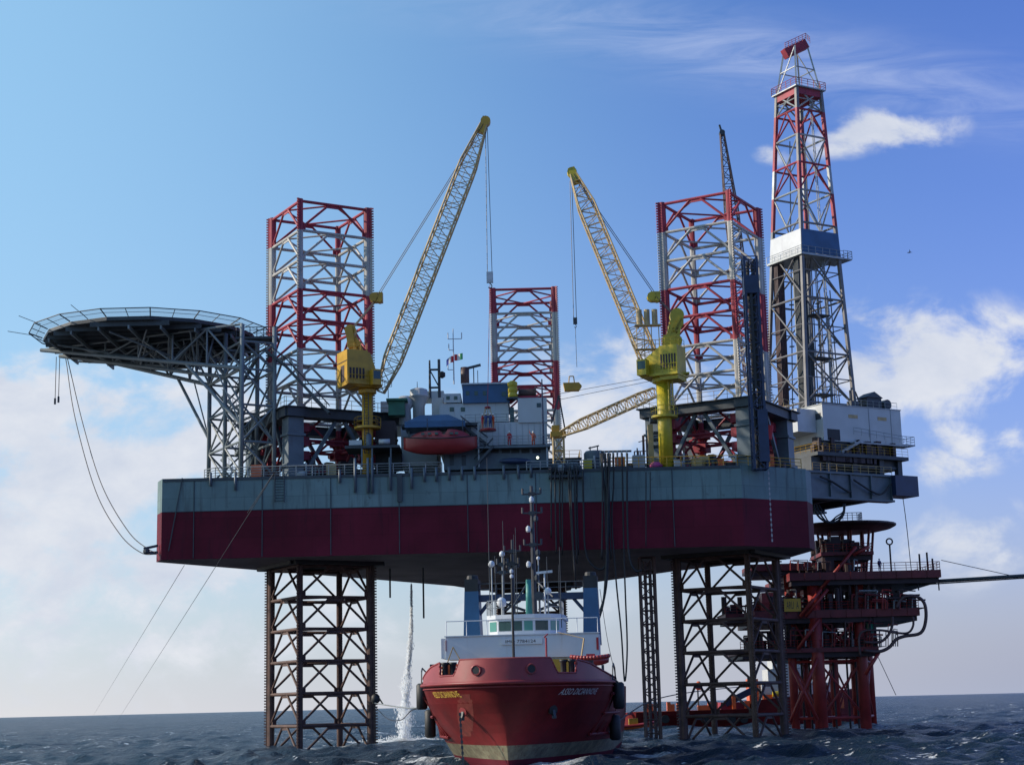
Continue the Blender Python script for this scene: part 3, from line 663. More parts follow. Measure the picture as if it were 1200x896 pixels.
zR = at(781, 450, Yr)[2]
footR = at(771, 446, 197.5); tipR = at(672, 205, 204)
deck_crane(pR, 'lime yellow pedestal crane beside the right leg, boom leaning up to the left', footR, tipR, (M['lyel'], M['tan']), at(793, 371, Yr), at(768, 348, 198.5), Yr, cabR, zR, 2.1, .86)
hook_block('hook_block', 674, 376, 204.6, .6, 'small dark hook block on a thin rope left of the right crane', M['dgrey'], tip=at(669, 212, 204.6), tail=(2, 430), group='crane hook blocks')
# third crane, boom laid low --------------------------------------
p3 = at(655, 540, 232)
root3 = empty('deck_crane', (p3[0], p3[1], HT), 'third crane by the far leg, its pale lattice boom lowered to the right', 'crane', 0, 'lattice boom cranes on the rig deck')
zz = at(655, 512, 232)[2]
mb = MB(); lattice(mb, (p3[0], p3[1], HT), (p3[0], p3[1], zz), 1.5, 1.5, 1.5, 5, .14, .08, .1, .1, (0, 1, 0)); mb.build('pedestal', M['tan'], root3)
mb = MB(); mb.bx(p3[0]-1.1, p3[0]+1.1, p3[1]-1.0, p3[1]+1.0, zz, zz+.7); mb.bx(p3[0]-.9, p3[0]+.2, p3[1]-.8, p3[1]+.8, zz+.7, zz+1.6); mb.build('machinery_house', M['yel'], root3)
mb = MB(); lattice(mb, at(656, 509, 231.5), at(768, 459, 226), .7, 1.5, 1.2, 20, .1, .05, .25, .15, (0, 1, 0)); mb.build('boom', M['tan'], root3)
mb = MB(); g = at(655, 463, 232); mb.beam((p3[0]-.9, p3[1], zz+2), g, .25, .25); mb.beam((p3[0]+1, p3[1], zz+1), g, .2, .2); mb.build('gantry', M['dgrey'], root3)
for dy in (0, 7): mb = MB(); mb.tube(at(656, 461+dy, 231.5), at(768, 441+dy*.6, 226), .035, 4, cap=False); mb.build('pendant_rope', M['rope'], root3)
bp_ = at(670, 453, 228); mb = MB(); mb.add([bp_+np.array(v) for v in ((-1.2,-.6,.5),(1.0,-.6,.5),(1.4,-.6,0),(1.0,-.6,-.6),(-1.0,-.6,-.6),(-1.2,.6,.5),(1.0,.6,.5),(1.4,.6,0),(1.0,.6,-.6),(-1.0,.6,-.6))], [(0,1,2,3,4),(9,8,7,6,5),(0,5,6,1),(1,6,7,2),(2,7,8,3),(3,8,9,4),(4,9,5,0)])
mb.path([bp_+[-.4,0,.5], bp_+[-.3,0,1.5], bp_+[.3,0,1.5], bp_+[.4,0,.5]], .08, 5); mb.build('bridle', M['yel'], root3)
# dark boom standing behind the right leg
pb = at(905, 540, 226); t0 = at(846, 156, 222); r4 = empty('far_crane_boom', at(886, 470, 222), 'dark lattice boom rising steeply behind the right leg, tip above its top', 'crane boom')
mb = MB(); lattice(mb, at(884, 470, 222), t0, 1.0, 1.7, .5, 30, .11, .05, .1, .3, (0, 1, 0)); mb.build('boom', M['brn'], r4)
mb = MB(); mb.tube(t0+[0,-.4,0], t0+[0,.4,0], .4, 10); mb.beam(t0, t0+[-.3,0,1.2], .25, .25); mb.build('boom_head', M['dgrey'], r4)
mb = MB(); b0 = at(884, 472, 222); mb.bx(b0[0]-1.4, b0[0]+1.4, b0[1]-1.4, b0[1]+1.4, HT, b0[2]); mb.build('boom_rest', M['dgrey'], r4)
# ------------------------------------------------------------------ more helpers
def slab(mb, x0, x1, y0, y1, Y, dep):
    "box whose near face spans the surveyed bearings x0..x1, y0 (top)..y1 (foot) at distance Y"
    xa = at(x0, (y0+y1)/2, Y)[0]; xb = at(x1, (y0+y1)/2, Y)[0]; za = at((x0+x1)/2, y1, Y)[2]; zb = at((x0+x1)/2, y0, Y)[2]
    mb.bx(xa, xb, Y, Y+dep, za, zb); return xa, xb, za, zb
def smooth_pts(pts, n=6):
    P = [np.array(p, float) for p in pts]; P = [2*P[0]-P[1]]+P+[2*P[-1]-P[-2]]; out = []
    for i in range(1, len(P)-2):
        for k in range(n):
            t = k/n; a, b, c, d = P[i-1], P[i], P[i+1], P[i+2]
            out.append(.5*((2*b)+(-a+c)*t+(2*a-5*b+4*c-d)*t*t+(-a+3*b-3*c+d)*t**3))
    return out+[P[-2]]
def pipe_curve(pts, r, n=6, sm=6):
    "one continuous swept tube along the points, as (verts, faces) in a fresh MB"
    Q = smooth_pts(pts, sm); mb = MB(); vs = []; fs = []
    ref = np.array([0.31, .95, .07])
    for i, q in enumerate(Q):
        t = nrm(Q[min(i+1, len(Q)-1)]-Q[max(i-1, 0)]); x = nrm(np.cross(ref, t)); y = np.cross(t, x)
        vs += [q+r*(math.cos(2*math.pi*k/n)*x+math.sin(2*math.pi*k/n)*y) for k in range(n)]
    for i in range(len(Q)-1): fs += [(i*n+k, i*n+(k+1) % n, (i+1)*n+(k+1) % n, (i+1)*n+k) for k in range(n)]
    fs += [tuple(range(n))[::-1], tuple(range((len(Q)-1)*n, len(Q)*n))]
    mb.add(vs, fs); return mb
# ------------------------------------------------------------------ people
_pc = {}
def skin_mesh(name, verts, edges, radii, root_i=0, sub=1):
    me = bpy.data.meshes.new(name); me.from_pydata(verts, edges, []); o = bpy.data.objects.new(name, me); COL.objects.link(o)
    md = o.modifiers.new('s', 'SKIN'); md.use_smooth_shade = True; sv = me.skin_vertices[0].data
    for i, r_ in enumerate(radii): sv[i].radius = (r_, r_); sv[i].use_root = (i == root_i)
    sb = o.modifiers.new('b', 'SUBSURF'); sb.levels = sub; sb.render_levels = sub
    dg = bpy.context.evaluated_depsgraph_get(); m2 = bpy.data.meshes.new_from_object(o.evaluated_get(dg)); bpy.data.objects.remove(o); m2.name = name; return m2
def person(loc, rot, label, suit='cov', pose='stand', cat='person', group=None):
    key = pose
    if key not in _pc:
        J = dict(pel=(0,0,.95), che=(0,.0,1.35), neck=(0,0,1.5), head=(0,-.01,1.64), top=(0,0,1.74), ls=(-.19,0,1.43), rs=(.19,0,1.43),
                 lh=(-.1,0,.92), rh=(.1,0,.92), lk=(-.12,-.03,.5), rk=(.12,-.03,.5), lf=(-.13,.02,.08), rf=(.13,.02,.08), lt=(-.14,-.16,.04), rt=(.14,-.16,.04))
        if pose == 'hold': J.update(le=(-.30,-.16,1.32), re=(.30,-.16,1.30), lw=(-.24,-.36,1.50), rw=(.24,-.36,1.48))
        elif pose == 'wave': J.update(le=(-.38,-.08,1.58), re=(.30,.0,1.16), lw=(-.42,-.14,1.84), rw=(.26,-.12,.95))
        else: J.update(le=(-.28,.02,1.15), re=(.28,.02,1.15), lw=(-.29,-.1,.92), rw=(.29,-.1,.92))
        for s_ in 'lr': 
            w_ = np.array(J[s_+'w']); e_ = np.array(J[s_+'e']); J[s_+'d'] = tuple(w_+nrm(w_-e_)*.15)
        rr = dict(pel=.15, che=.17, neck=.06, head=.105, top=.07, ls=.075, rs=.075, lh=.10, rh=.10, lk=.07, rk=.07, lf=.05, rf=.05, lt=.04, rt=.04, le=.052, re=.052, lw=.036, rw=.036, ld=.035, rd=.035)
        E_ = [('pel','che'),('che','neck'),('neck','head'),('head','top'),('che','ls'),('che','rs'),('ls','le'),('rs','re'),('le','lw'),('re','rw'),('lw','ld'),('rw','rd'),('pel','lh'),('pel','rh'),('lh','lk'),('rh','rk'),('lk','lf'),('rk','rf'),('lf','lt'),('rf','rt')]
        ks = list(J); ix = {k: i for i, k in enumerate(ks)}
        body = skin_mesh('body', [J[k] for k in ks], [(ix[a], ix[b]) for a, b in E_], [rr[k] for k in ks]); body.materials.append(M['skin'])
        k2 = [k for k in ks if k not in ('head','top','ld','rd','lt','rt')]; ix = {k: i for i, k in enumerate(k2)}
        suitm = skin_mesh('coverall', [J[k] for k in k2], [(ix[a], ix[b]) for a, b in E_ if a in ix and b in ix], [rr[k]*1.13+.01 for k in k2]); suitm.materials.append(M['cov'])
        mb = MB(); mb.lathe((0,-.01,1.68), [(.155,0),(.13,.02),(.125,.07),(.09,.13),(.03,.155)], 12); ho = mb.build('helmet', M['helm']); hm = ho.data; bpy.data.objects.remove(ho)
        _pc[key] = (body, suitm, hm)
    body, suitm, hm = _pc[key]
    root = empty('person', loc, label, cat, rot, group)
    for nme, me in (('body', body), ('coverall', suitm), ('helmet', hm)):
        o = bpy.data.objects.new(nme, me); COL.objects.link(o); o.parent = root
        if nme == 'coverall':
            o.material_slots[0].link = 'OBJECT'; o.material_slots[0].material = M[suit]
    return root
# ------------------------------------------------------------------ accommodation
def deckhouse():
    root = empty('deckhouse', (0, 205, HT), 'stacked white and blue living quarters in the middle of the rig deck', 'deckhouse')
    def part(nm, mat, *sl, lab=None):
        mb = MB()
        for q in sl: slab(mb, *q)
        o = mb.build(nm, mat, root); return o
    part('lower_house', M['grey'], (520, 643, 524.5, 549, 197.6, 17))
    part('middle_house', M['wht'], (513, 641, 495, 521.5, 198.8, 15))
    part('middle_house', M['wht'], (470, 512, 498, 545, 201.5, 11))
    part('upper_house', M['wht'], (515, 596, 472, 494.5, 200.6, 12))
    part('stair_house', M['wht'], (607, 641, 466, 494.7, 198.6, 9))
    part('control_room', M['blue'], (542, 597, 450, 471.5, 200.2, 9))
    part('control_room_trim', M['tarp'], (540.6, 598, 448.2, 449.8, 200.0, 9.4))
    part('side_house', M['wht'], (520, 540, 461, 471.5, 200.4, 7)); part('side_house', M['wht'], (446, 470, 470, 500, 206, 8))
    part('lit_panel', M['wht'], (506, 519, 466, 494, 203, 8))
    # balcony and dark openings below it
    part('balcony', M['grey'], (556, 645, 521.8, 524.2, 196.2, 2.5))
    mb = MB(); a = at(558, 521.7, 196.3); b = at(644, 521.7, 196.3); b[2] = a[2] = (a[2]+b[2])/2; mb.rail([a, b], 1.15, 1.3, .03, 3)
    mb.rail([(a[0], 196.3, a[2]), (a[0], 198.7, a[2])], 1.15, 1.3, .03, 3); mb.build('balcony_railing', M['mgrey'], root)
    z2 = at(600, 495, 198.9)[2]; mb = MB(); mb.rail([(at(545,0+495,198.9)[0], 198.9, z2), (at(606,495,198.9)[0], 198.9, z2)], 1.1, 1.2, .03, 3); mb.build('roof_railing', M['mgrey'], root)
    for x0 in (562, 575, 588, 599, 611, 624): part('dark_opening', M['black'], (x0, x0+9.5, 526, 530.5, 197.55, .04))
    for x0, x1, y0, y1, Y in ((595,602,478,495,198.55),(597.5,602.5,477,494.4,200.55),(629,634,472,477,198.55),(546,550,458,463,200.15),(556,560,458,463,200.15),(566,570,458,463,200.15),(588,593,459,464,200.15),(523,527,464,468,200.35),(532,536,464,468,200.35),(527,532,477,482,200.55),(540,545,477,482,200.55),(478,482,504,508,201.45),(492,496,504,508,201.45)):
        if x0 in (595,): continue
        fr = part('window' if y1-y0 < 10 else 'doorway', M['glass'], (x0, x1, y0, y1, Y, .05))
    for x0 in (527, 541): part('doorway', M['dgrey'], (x0, x0+5, 533, 545, 197.56, .04))
    # ribbed wall panels
    mb = MB()
    for x in np.arange(563, 642, 7): slab(mb, x, x+.5, 496, 521, 198.74, .06)
    mb.build('wall_rib', M['mgrey'], root)
    for x in (560, 640): part('corner_post', M['mgrey'], (x, x+1.6, 496, 547, 196.4, .3))
    # outside stair
    mb = MB(); s0 = at(540, 497, 198.0); s1 = at(572, 522, 198.0)
    for o in (-.4, .4): mb.beam(s0+[0,o,0], s1+[0,o,0], .12, .3); mb.tube(s0+[0,o,1.0], s1+[0,o,1.0], .04, 4)
    for k in range(14): p = s0+(s1-s0)*k/13; mb.box(p, (.28,.8,.05))
    mb.build('outside_stair', M['dgrey'], root)
    mb = MB(); s0 = at(578, 523, 196.6); s1 = at(556, 547, 196.6)
    for o in (-.4, .4): mb.beam(s0+[0,o,0], s1+[0,o,0], .12, .3); mb.tube(s0+[0,o,1.0], s1+[0,o,1.0], .04, 4)
    for k in range(16): p = s0+(s1-s0)*k/15; mb.box(p, (.28,.8,.05))
    mb.build('outside_stair', M['dgrey'], root)
    # cargo platform left of the lifeboat, on posts
    part('cargo_platform', M['dgrey'], (404, 468, 521.5, 524.5, 195.7, 5))
    for x in (424, 436, 458): part('platform_post', M['grey'], (x-.8, x+.8, 524.6, 547, 195.8, .25))
    part('dark_box', M['pdk'], (441, 463, 493, 521, 199, 4))
    part('dark_box', M['black'], (440, 470, 527, 547, 199.6, 4)); part('ochre_cabinet', M['signy'], (427, 434, 527, 547, 199, 2))  # black box fills the dark space under the cargo platform
    mb = MB(); p = at(444, 517.5, 196.6); q = at(457, 517.5, 196.6); q[2] = p[2]; mb.tube(p, q, .33, 12); mb.build('white_tank', M['wht'], root, True)
    mb = MB(); p = at(432, 517, 196.6); mb.lathe(p+[0,0,-.7], [(.3,0),(.36,.2),(.36,1.4),(.15,1.7)], 10); mb.build('gas_bottle', M['grey'], root, True)
    part('pale_bundle', M['wht'], (409, 424, 515.5, 521.3, 196.6, 1.6))
    # lifeboat deck roof
    mb = MB(); c0 = at(476, 493, 196.2); c1 = at(541, 493, 196.2); zt_ = at(508, 484, 196.2)[2]; z0 = (c0[2]+c1[2])/2
    X0, X1 = c0[0], c1[0]; mb.add([(X0,196.2,z0),(X1,196.2,z0),(X1,200.4,z0),(X0,200.4,z0),(X0+1.6,197.4,zt_),(X1-1.6,197.4,zt_),(X1-1.6,199.3,zt_),(X0+1.6,199.3,zt_)], [(0,1,5,4),(1,2,6,5),(2,3,7,6),(3,0,4,7),(4,5,6,7),(3,2,1,0)])
    mb.bx(X0-.2, X1+.4, 196.1, 200.5, z0-.75, z0-.01); mb.build('lifeboat_roof', M['blue'], root)
    for x in (479, 513, 551): part('davit_post', M['grey'], (x-.9, x+.9, 496, 520, 198.3, .35))
    mb = MB(); slab(mb, 470, 560, 496.5, 498.8, 197.8, 2.5); mb.build('davit_beam', M['dgrey'], root)
    part('aerial_box', M['wht'], (497, 520, 458, 466, 206, 4))
    # vents, booth
    mb = MB(); p = at(491, 493, 203); zt_ = at(491, 455, 203)[2]; mb.lathe(p, [(.75,0),(.75,(zt_-p[2])*.45),(1.25,(zt_-p[2])*.72),(1.35,(zt_-p[2])*.74),(1.1,(zt_-p[2])*.78),(1.1,(zt_-p[2])*.95),(.6,(zt_-p[2]))], 16); mb.build('exhaust_vent', M['wht'], root, True)
    mb = MB(); p = at(475, 498, 203); mb.lathe(p, [(.8,0),(.7,2.0),(1.0,2.3),(1.1,3.1),(.7,3.6)], 14); mb.build('exhaust_vent', M['wht'], root, True)
    part('green_booth', M['green'], (455, 474, 469, 486, 200.5, 2)); part('green_booth_roof', M['green'], (452.5, 477, 466.3, 468.8, 200, 3))
    return root
deckhouse()
def small_mast(px, ybase, ytop, Y, label, mat, yards=(), r=.09, name='radio_mast', cat='mast', twin=None):
    p = at(px, ybase, Y); zt_ = at(px, ytop, Y)[2]; root = empty(name, p, label, cat)
    mb = MB(); mb.tube(p, (p[0], p[1], zt_), r, 8, r*.6); mb.build('pole', mat, root)
    for (y, x0, x1) in yards:
        z = at(px, y, Y)[2]; a = at(x0, y, Y)[0]; b = at(x1, y, Y)[0]; mb = MB(); mb.tube((a, Y, z), (b, Y, z), r*.6, 5)
        for q in (a, b):
            if abs(q-p[0]) > .3: mb.tube((q, Y, z), (q, Y, z+.8), r*.7, 5)
        mb.build('yardarm', mat, root)
    return root
small_mast(532, 450, 385, 203, 'slim white radio mast with flags on the blue control room', M['tarp'], ((397,525,541),(410,526,532),(433,525,532)))
small_mast(455, 466, 450, 201, 'short dark aerial on the green roofed booth', M['dgrey'], ((453,451,459),), .05)
small_mast(489, 456, 447, 203, 'tiny dark aerial on top of the white exhaust vent', M['dgrey'], (), .05)
small_mast(637, 520, 444, 197.2, 'tall blue pole at the right corner of the living quarters', M['navy'], (), .13, 'corner_pole', 'pole')
r_ = small_mast(504, 466, 422, 206, 'twin dark mast left of the white flag mast', M['dgrey'], (), .18, 'twin_mast', 'mast')
mb = MB(); a = at(515, 466, 206); mb.tube(a, (a[0], 206, at(515, 421, 206)[2]), .18, 8); b = at(504, 466, 206)
for y in (433, 454): z = at(510, y, 206)[2]; mb.tube((a[0], 206, z), (b[0], 206, z), .14, 6)
z0, z1 = at(510, 433, 206)[2], at(510, 454, 206)[2]; mb.tube((a[0], 206, z1), (b[0], 206, z0), .09, 6); mb.build('pole', M['dgrey'], r_)
mb = MB(); c = at(518, 439, 205.5); mb.lathe(c+[0,0,-.45], [(.1,0),(.42,.2),(.42,.7),(.1,.9)], 10); mb.build('lamp_drum', M['black'], r_)
def flag(px, py, w_, h_, cols, label, sag):
    p = at(px, py, 202.8); mb = MB(); n = 9
    for i in range(n):
        mb.mi = min(2, i*3//n); x0, x1 = w_*i/n, w_*(i+1)/n; f = lambda x: sag*x*x; g = lambda x: .12*math.sin(x*5)
        for (dy) in (0,):
            mb.add([(p[0]+x0, 202.8+g(x0), p[2]-f(x0)-h_), (p[0]+x1, 202.8+g(x1), p[2]-f(x1)-h_), (p[0]+x1, 202.8+g(x1), p[2]-f(x1)), (p[0]+x0, 202.8+g(x0), p[2]-f(x0)),
                    (p[0]+x0, 202.83+g(x0), p[2]-f(x0)-h_), (p[0]+x1, 202.83+g(x1), p[2]-f(x1)-h_), (p[0]+x1, 202.83+g(x1), p[2]-f(x1)), (p[0]+x0, 202.83+g(x0), p[2]-f(x0))], [(0,1,2,3),(7,6,5,4)])
    tag(mb.build('flag', cols), label, 'flag')
flag(532.4, 415, 1.05, .8, [M['fred'], M['fwht'], M['fgreen']], 'red white and green flag flying right of the white mast', -.1)
flag(531.4, 417, -.9, .8, [M['fred'], M['fwht'], M['fblu']], 'red white and blue flag hanging left of the white mast', .6)
mb = MB(); p = at(545, 449, 203); rt = empty('smoke_stack', p, 'short brown cylinder stack with a radar bar on the blue roof', 'stack')
mb.tube(p, p+[0,0,2.0], .55, 14); mb.build('stack_pipe', M['brn'], rt, True); mb = MB(); mb.tube(p+[1.1,0,-.2], p+[1.1,0,2.0], .07, 6); mb.tube(p+[1.6,0,-.2], p+[1.6,0,1.6], .05, 6); mb.beam(p+[.3,0,1.9], p+[2.0,0,2.3], .25, .3); mb.build('radar_bar', M['dgrey'], rt)
mb = MB(); p = at(601, 466, 200); rt = empty('raft_canister', p, 'upright yellow canister stack beside the blue control room', 'canister')
mb.lathe(p, [(.5,0),(.6,.1),(.6,.5),(.5,.6),(.6,.7),(.6,1.2),(.5,1.3),(.6,1.4),(.6,1.9),(.3,2.1)], 14); mb.build('shell', M['lyel'], rt, True); mb = MB(); mb.bx(p[0]-.75,p[0]+.75,p[1]-.7,p[1]+.7,p[2]-.2,p[2]-.01); mb.build('cradle', M['dgrey'], rt)
mb = MB(); p = at(618, 466, 201); rt = empty('winch', p, 'rusty red winch on the white stair house roof', 'winch')
mb.tube(p+[-1.0,0,.6], p+[1.0,0,.6], .5, 12); mb.tube(p+[-1.1,0,.6], p+[-.9,0,.6], .75, 12); mb.tube(p+[.9,0,.6], p+[1.1,0,.6], .75, 12); mb.build('drum', M['rustleg'], rt)
mb = MB(); mb.bx(p[0]-1.5,p[0]+1.4,p[1]-.7,p[1]+.7,p[2]-.1,p[2]+.12); mb.beam(p+[-2.2,0,-.6], p+[-.8,0,.5], .5, .4); mb.build('frame', M['red'], rt)
# flood lamp
p = at(630, 536, 197.2); rt = empty('flood_lamp', p, 'small lit round flood lamp under the balcony, right end', 'lamp'); mb = MB(); mb.tube(p, p+[0,.35,0], .2, 12, .12); mb.build('housing', M['dgrey'], rt); mb = MB(); mb.tube(p+[0,-.03,0], p+[0,-.005,0], .17, 12); mb.build('lens', M['lamp'], rt)
# rolled blue tarpaulin
mb = MB(); a = at(585, 540, 196.6); b = at(622, 540, 196.6); vs = []; n = 10
prof = []; 
for k in range(13): t = k/12; prof.append((a+(b-a)*t, .1+.30*math.sin(math.pi*t)**.5))
for (c, r0) in prof: vs += [c+np.array([0, r0*math.cos(2*math.pi*i/n), .95*r0*math.sin(2*math.pi*i/n)]) for i in range(n)]
fs = [(k*n+i, k*n+(i+1) % n, (k+1)*n+(i+1) % n, (k+1)*n+i) for k in range(12) for i in range(n)]; mb.add(vs, fs)
tag(mb.build('tarpaulin_roll', M['navy'], None, True), 'long dark blue tarpaulin roll lashed below the balcony', 'tarpaulin')
# ------------------------------------------------------------------ lifeboat
def lifeboat():
    c = at(516, 520, 195.9); root = empty('lifeboat', c, 'red enclosed lifeboat hanging below the blue davit roof', 'lifeboat'); L = 8.8
    def loft(rows, nm, mat):
        vs = []; fs = []; m_ = len(rows[0])
        for rw in rows: vs += rw
        for i in range(len(rows)-1): fs += [(i*m_+k, i*m_+k+1, (i+1)*m_+k+1, (i+1)*m_+k) for k in range(m_-1)]
        fs += [tuple(range(m_))[::-1], tuple(range((len(rows)-1)*m_, len(rows)*m_))]
        mb = MB(); mb.add(vs, fs); return mb.build(nm, mat, root, True)
    rows = []
    for k in range(17):
        t = k/16*2-1; x = c[0]+t*L/2; wd = 1.45*max(.04, 1-abs(t)**2.5); sheer = c[2]+.45+.45*t*t; keel = c[2]-1.3+.75*abs(t)**3
        rows.append([(x+ (abs(a_)>80)*0 , c[1]+wd*math.sin(R(a_))*(1 if True else 1), keel+(sheer-keel)*(1-math.cos(R(a_))**.8 if abs(a_) < 90 else 1)) for a_ in (-90, -72, -50, -25, 0, 25, 50, 72, 90)])
    loft(rows, 'boat_hull', M['lifeb'])
    rows = []
    for k in range(17):
        t = k/16*2-1; x = c[0]+t*L*.43; wd = 1.2*max(.05, 1-abs(t)**2.4); sheer = c[2]+.47+.25*t*t; h = (1.15 if t < .15 else 1.3)*max(.05, 1-abs(t)**3.5)*(.55 if .05 < t < .2 else 1)
        rows.append([(x, c[1]+wd*math.cos(R(a_)), sheer+h*math.sin(R(a_))**.8) for a_ in (180, 160, 135, 110, 90, 70, 45, 20, 0)])
    loft(rows, 'canopy', M['lifeb'])
    mb = MB(); 
    pts = [(c[0]+t*L/2, c[1]-1.48*max(.04, 1-abs(t)**2.5)-.02, c[2]+.45+.45*t*t) for t in np.linspace(-1, 1, 17)]; mb.path(pts, .07, 6); mb.build('rubbing_strake', M['black'], root)
    for t in (-.35, .62):
        mb = MB(); mb.tube((c[0]+t*L/2, c[1], c[2]+1.0), (c[0]+t*L/2, c[1]+.3, c[2]+3.2), .05, 5); mb.build('davit_fall', M['rope'], root)
    for t in (-.5, -.3, -.1, .35, .5): mb = MB(); mb.bx(c[0]+t*4-.2, c[0]+t*4+.2, c[1]-1.27, c[1]-1.1, c[2]+.95, c[2]+1.2); mb.build('window', M['glass'], root)
lifeboat()
# ------------------------------------------------------------------ personnel basket
def basket():
    c = at(572, 504, 196.2); root = empty('personnel_basket', c, 'red personnel basket hanging on a rope in front of the white house', 'transfer basket')
    mb = MB(); mb.lathe(c+[0,0,-.15], [(.5,0),(.95,.05),(1.0,.2),(.95,.3),(.5,.3)], 16); mb.build('base_ring', M['lifeb'], root)
    mb = MB(); top = c+np.array([0, 0, 2.75])
    for k in range(8): a = k*math.pi/4; mb.tube(c+[.92*math.cos(a), .92*math.sin(a), .2], top+[.3*math.cos(a), .3*math.sin(a), 0], .03, 4)
    for z, r0 in ((1.0,.70),(1.9,.5)):
        pts = [c+np.array([r0*math.cos(t), r0*math.sin(t), z]) for t in np.linspace(0, 6.283, 13)]; mb.path(pts, .025, 4)
    mb.build('rope_net', M['tan'], root)
    mb = MB(); mb.lathe(top+[0,0,-.1], [(.35,0),(.4,.15),(.15,.3)], 12); mb.build('top_ring', M['red'], root)
    mb = MB(); mb.tube(top+[0,0,.2], at(574, 334, 196.3), .035, 5); mb.build('lift_rope', M['red'], root)
    sp = ['red', 'navy blue', 'dark blue', 'orange']
    for k, (a, su, lb) in enumerate(((200,'covr','person in red coverall and helmet holding the basket net, left side'),(250,'covb','person in blue coverall facing us, left of centre on the basket'),(295,'covb','person in blue coverall facing us, right of centre on the basket'),(340,'cov','person in orange coverall holding the basket net, right side'))):
        q = c+np.array([.68*math.cos(R(a)), .68*math.sin(R(a)), .15]); person(q, R(a+270) if k in (0,3) else R(a-90), lb, su, 'hold')
basket()
zb_ = at(600, 521.8, 196.9)[2]
person((at(597, 515, 197.2)[0], 197.2, zb_+.0), R(0), 'person in red coverall standing on the white balcony, arms down', 'covr', 'stand')
person((at(625, 515, 197.2)[0], 197.2, zb_-.1), R(0), 'person in orange coverall on the white balcony with one arm raised', 'cov', 'wave')
# ------------------------------------------------------------------ deck gear right of the living quarters
def lathe_thing(name, px, py, Y, prof, label, cat, mat, n=16, extra=None):
    p = at(px, py, Y); p[2] = HT; mb = MB(); mb.lathe(p, prof, n)
    if extra: extra(mb, p)
    return tag(mb.build(name, mat, None, True), label, cat)
p = at(697, 545, 200); rt = empty('deck_ventilator', (p[0], 200, HT), 'big grey mushroom ventilator with a thick cap, centre right of the deck', 'ventilator')
mb = MB(); mb.lathe((p[0],200,HT), [(.95,0),(.95,.3),(.85,.35),(.85,1.6),(.95,1.7)], 18); mb.build('trunk', M['grey'], rt)
mb = MB(); mb.lathe((p[0],200,HT+1.7), [(1.15,0),(1.3,.15),(1.3,.85),(1.1,1.1),(.5,1.15)], 18); mb.build('cap', M['grey'], rt)
mb = MB(); 
for dx in (-.5, .4): mb.tube((p[0]+dx,200,HT+2.8), (p[0]+dx,200,HT+3.4), .08, 6)
mb.beam((p[0]-.7,200,HT+3.2), (p[0]+.6,200,HT+3.5), .15, .15); mb.build('lamp_bracket', M['dgrey'], rt)
q = at(672, 545, 201); mb = MB(); mb.lathe((q[0],201,HT), [(1.15,0),(1.15,.7),(1.0,1.2),(.7,1.55),(.3,1.7)], 18); rt = empty('domed_tank', (q[0],201,HT), 'low grey dome topped tank right of the living quarters', 'tank'); mb.build('dome', M['grey'], rt, True)
mb = MB(); mb.lathe((q[0],201,HT+1.68), [(.25,0),(.3,.15),(.1,.25)], 8); mb.build('hatch', M['dgrey'], rt)
rt = empty('hose_reel_rack', at(663, 556, 194.5), 'dark rack of hose reels hung over the hull edge, right of the quarters', 'hose rack')
mb = MB(); slab(mb, 643, 684, 556, 559, 193.9, 1.6); mb.build('rack_shelf', M['dgrey'], rt)
mb = MB(); a = at(643, 555.5, 193.9); b = at(684, 555.5, 193.9); a[2] = b[2] = (a[2]+b[2])/2; mb.rail([a, b], 1.2, .9, .04, 3); mb.build('rack_railing', M['dgrey'], rt)
for px in (649, 657, 666, 675):
    c = at(px, 549, 194.6); mb = MB(); mb.tube(c+[-.28,0,0], c+[.28,0,0], .5, 14); mb.tube(c+[-.34,0,0], c+[-.28,0,0], .7, 14); mb.tube(c+[.28,0,0], c+[.34,0,0], .7, 14); mb.build('reel', M['dgrey'] if px != 657 else M['mgrey'], rt)
rt = empty('gooseneck_rack', at(720, 545, 195.4), 'row of pale gooseneck pipe stubs above the hanging hoses', 'pipe rack')
mb = MB(); slab(mb, 702, 740, 527.5, 529.5, 195.3, .3); slab(mb, 702, 740, 546, 548, 195.3, .3); mb.build('header_bar', M['dgrey'], rt)
for px in (704, 709, 714, 719, 724, 729, 735):
    c = at(px, 546, 195.2); t = at(px, 529, 195.2); mb = pipe_curve([(c[0],195.5,HT), (c[0],195.5,t[2]-.4), (c[0],195.2,t[2]), (c[0],194.8,t[2]-.3)], .10, 6, 4); mb.build('gooseneck', M['mgrey'], rt, True)
gear = [('tool_container','yellow_container',684,694,538,547,197,'lyel','small lime yellow container beside the mushroom ventilator'),
 ('pump_skid','',742,756,533,548,198,'mgrey','grey pump skid with pipes left of the pale column'),
 ('generator_box','',812,823,536,548,196.5,'tan','small tan generator box under the right jacking frame'),
 ('chemical_tote','',790,797,538,547,196.0,'wht','small white tote beside the lime yellow pedestal'),
 ('chemical_tote','',842,849,537,547,196.6,'orange','small orange tote at the foot of the diagonal brace')]
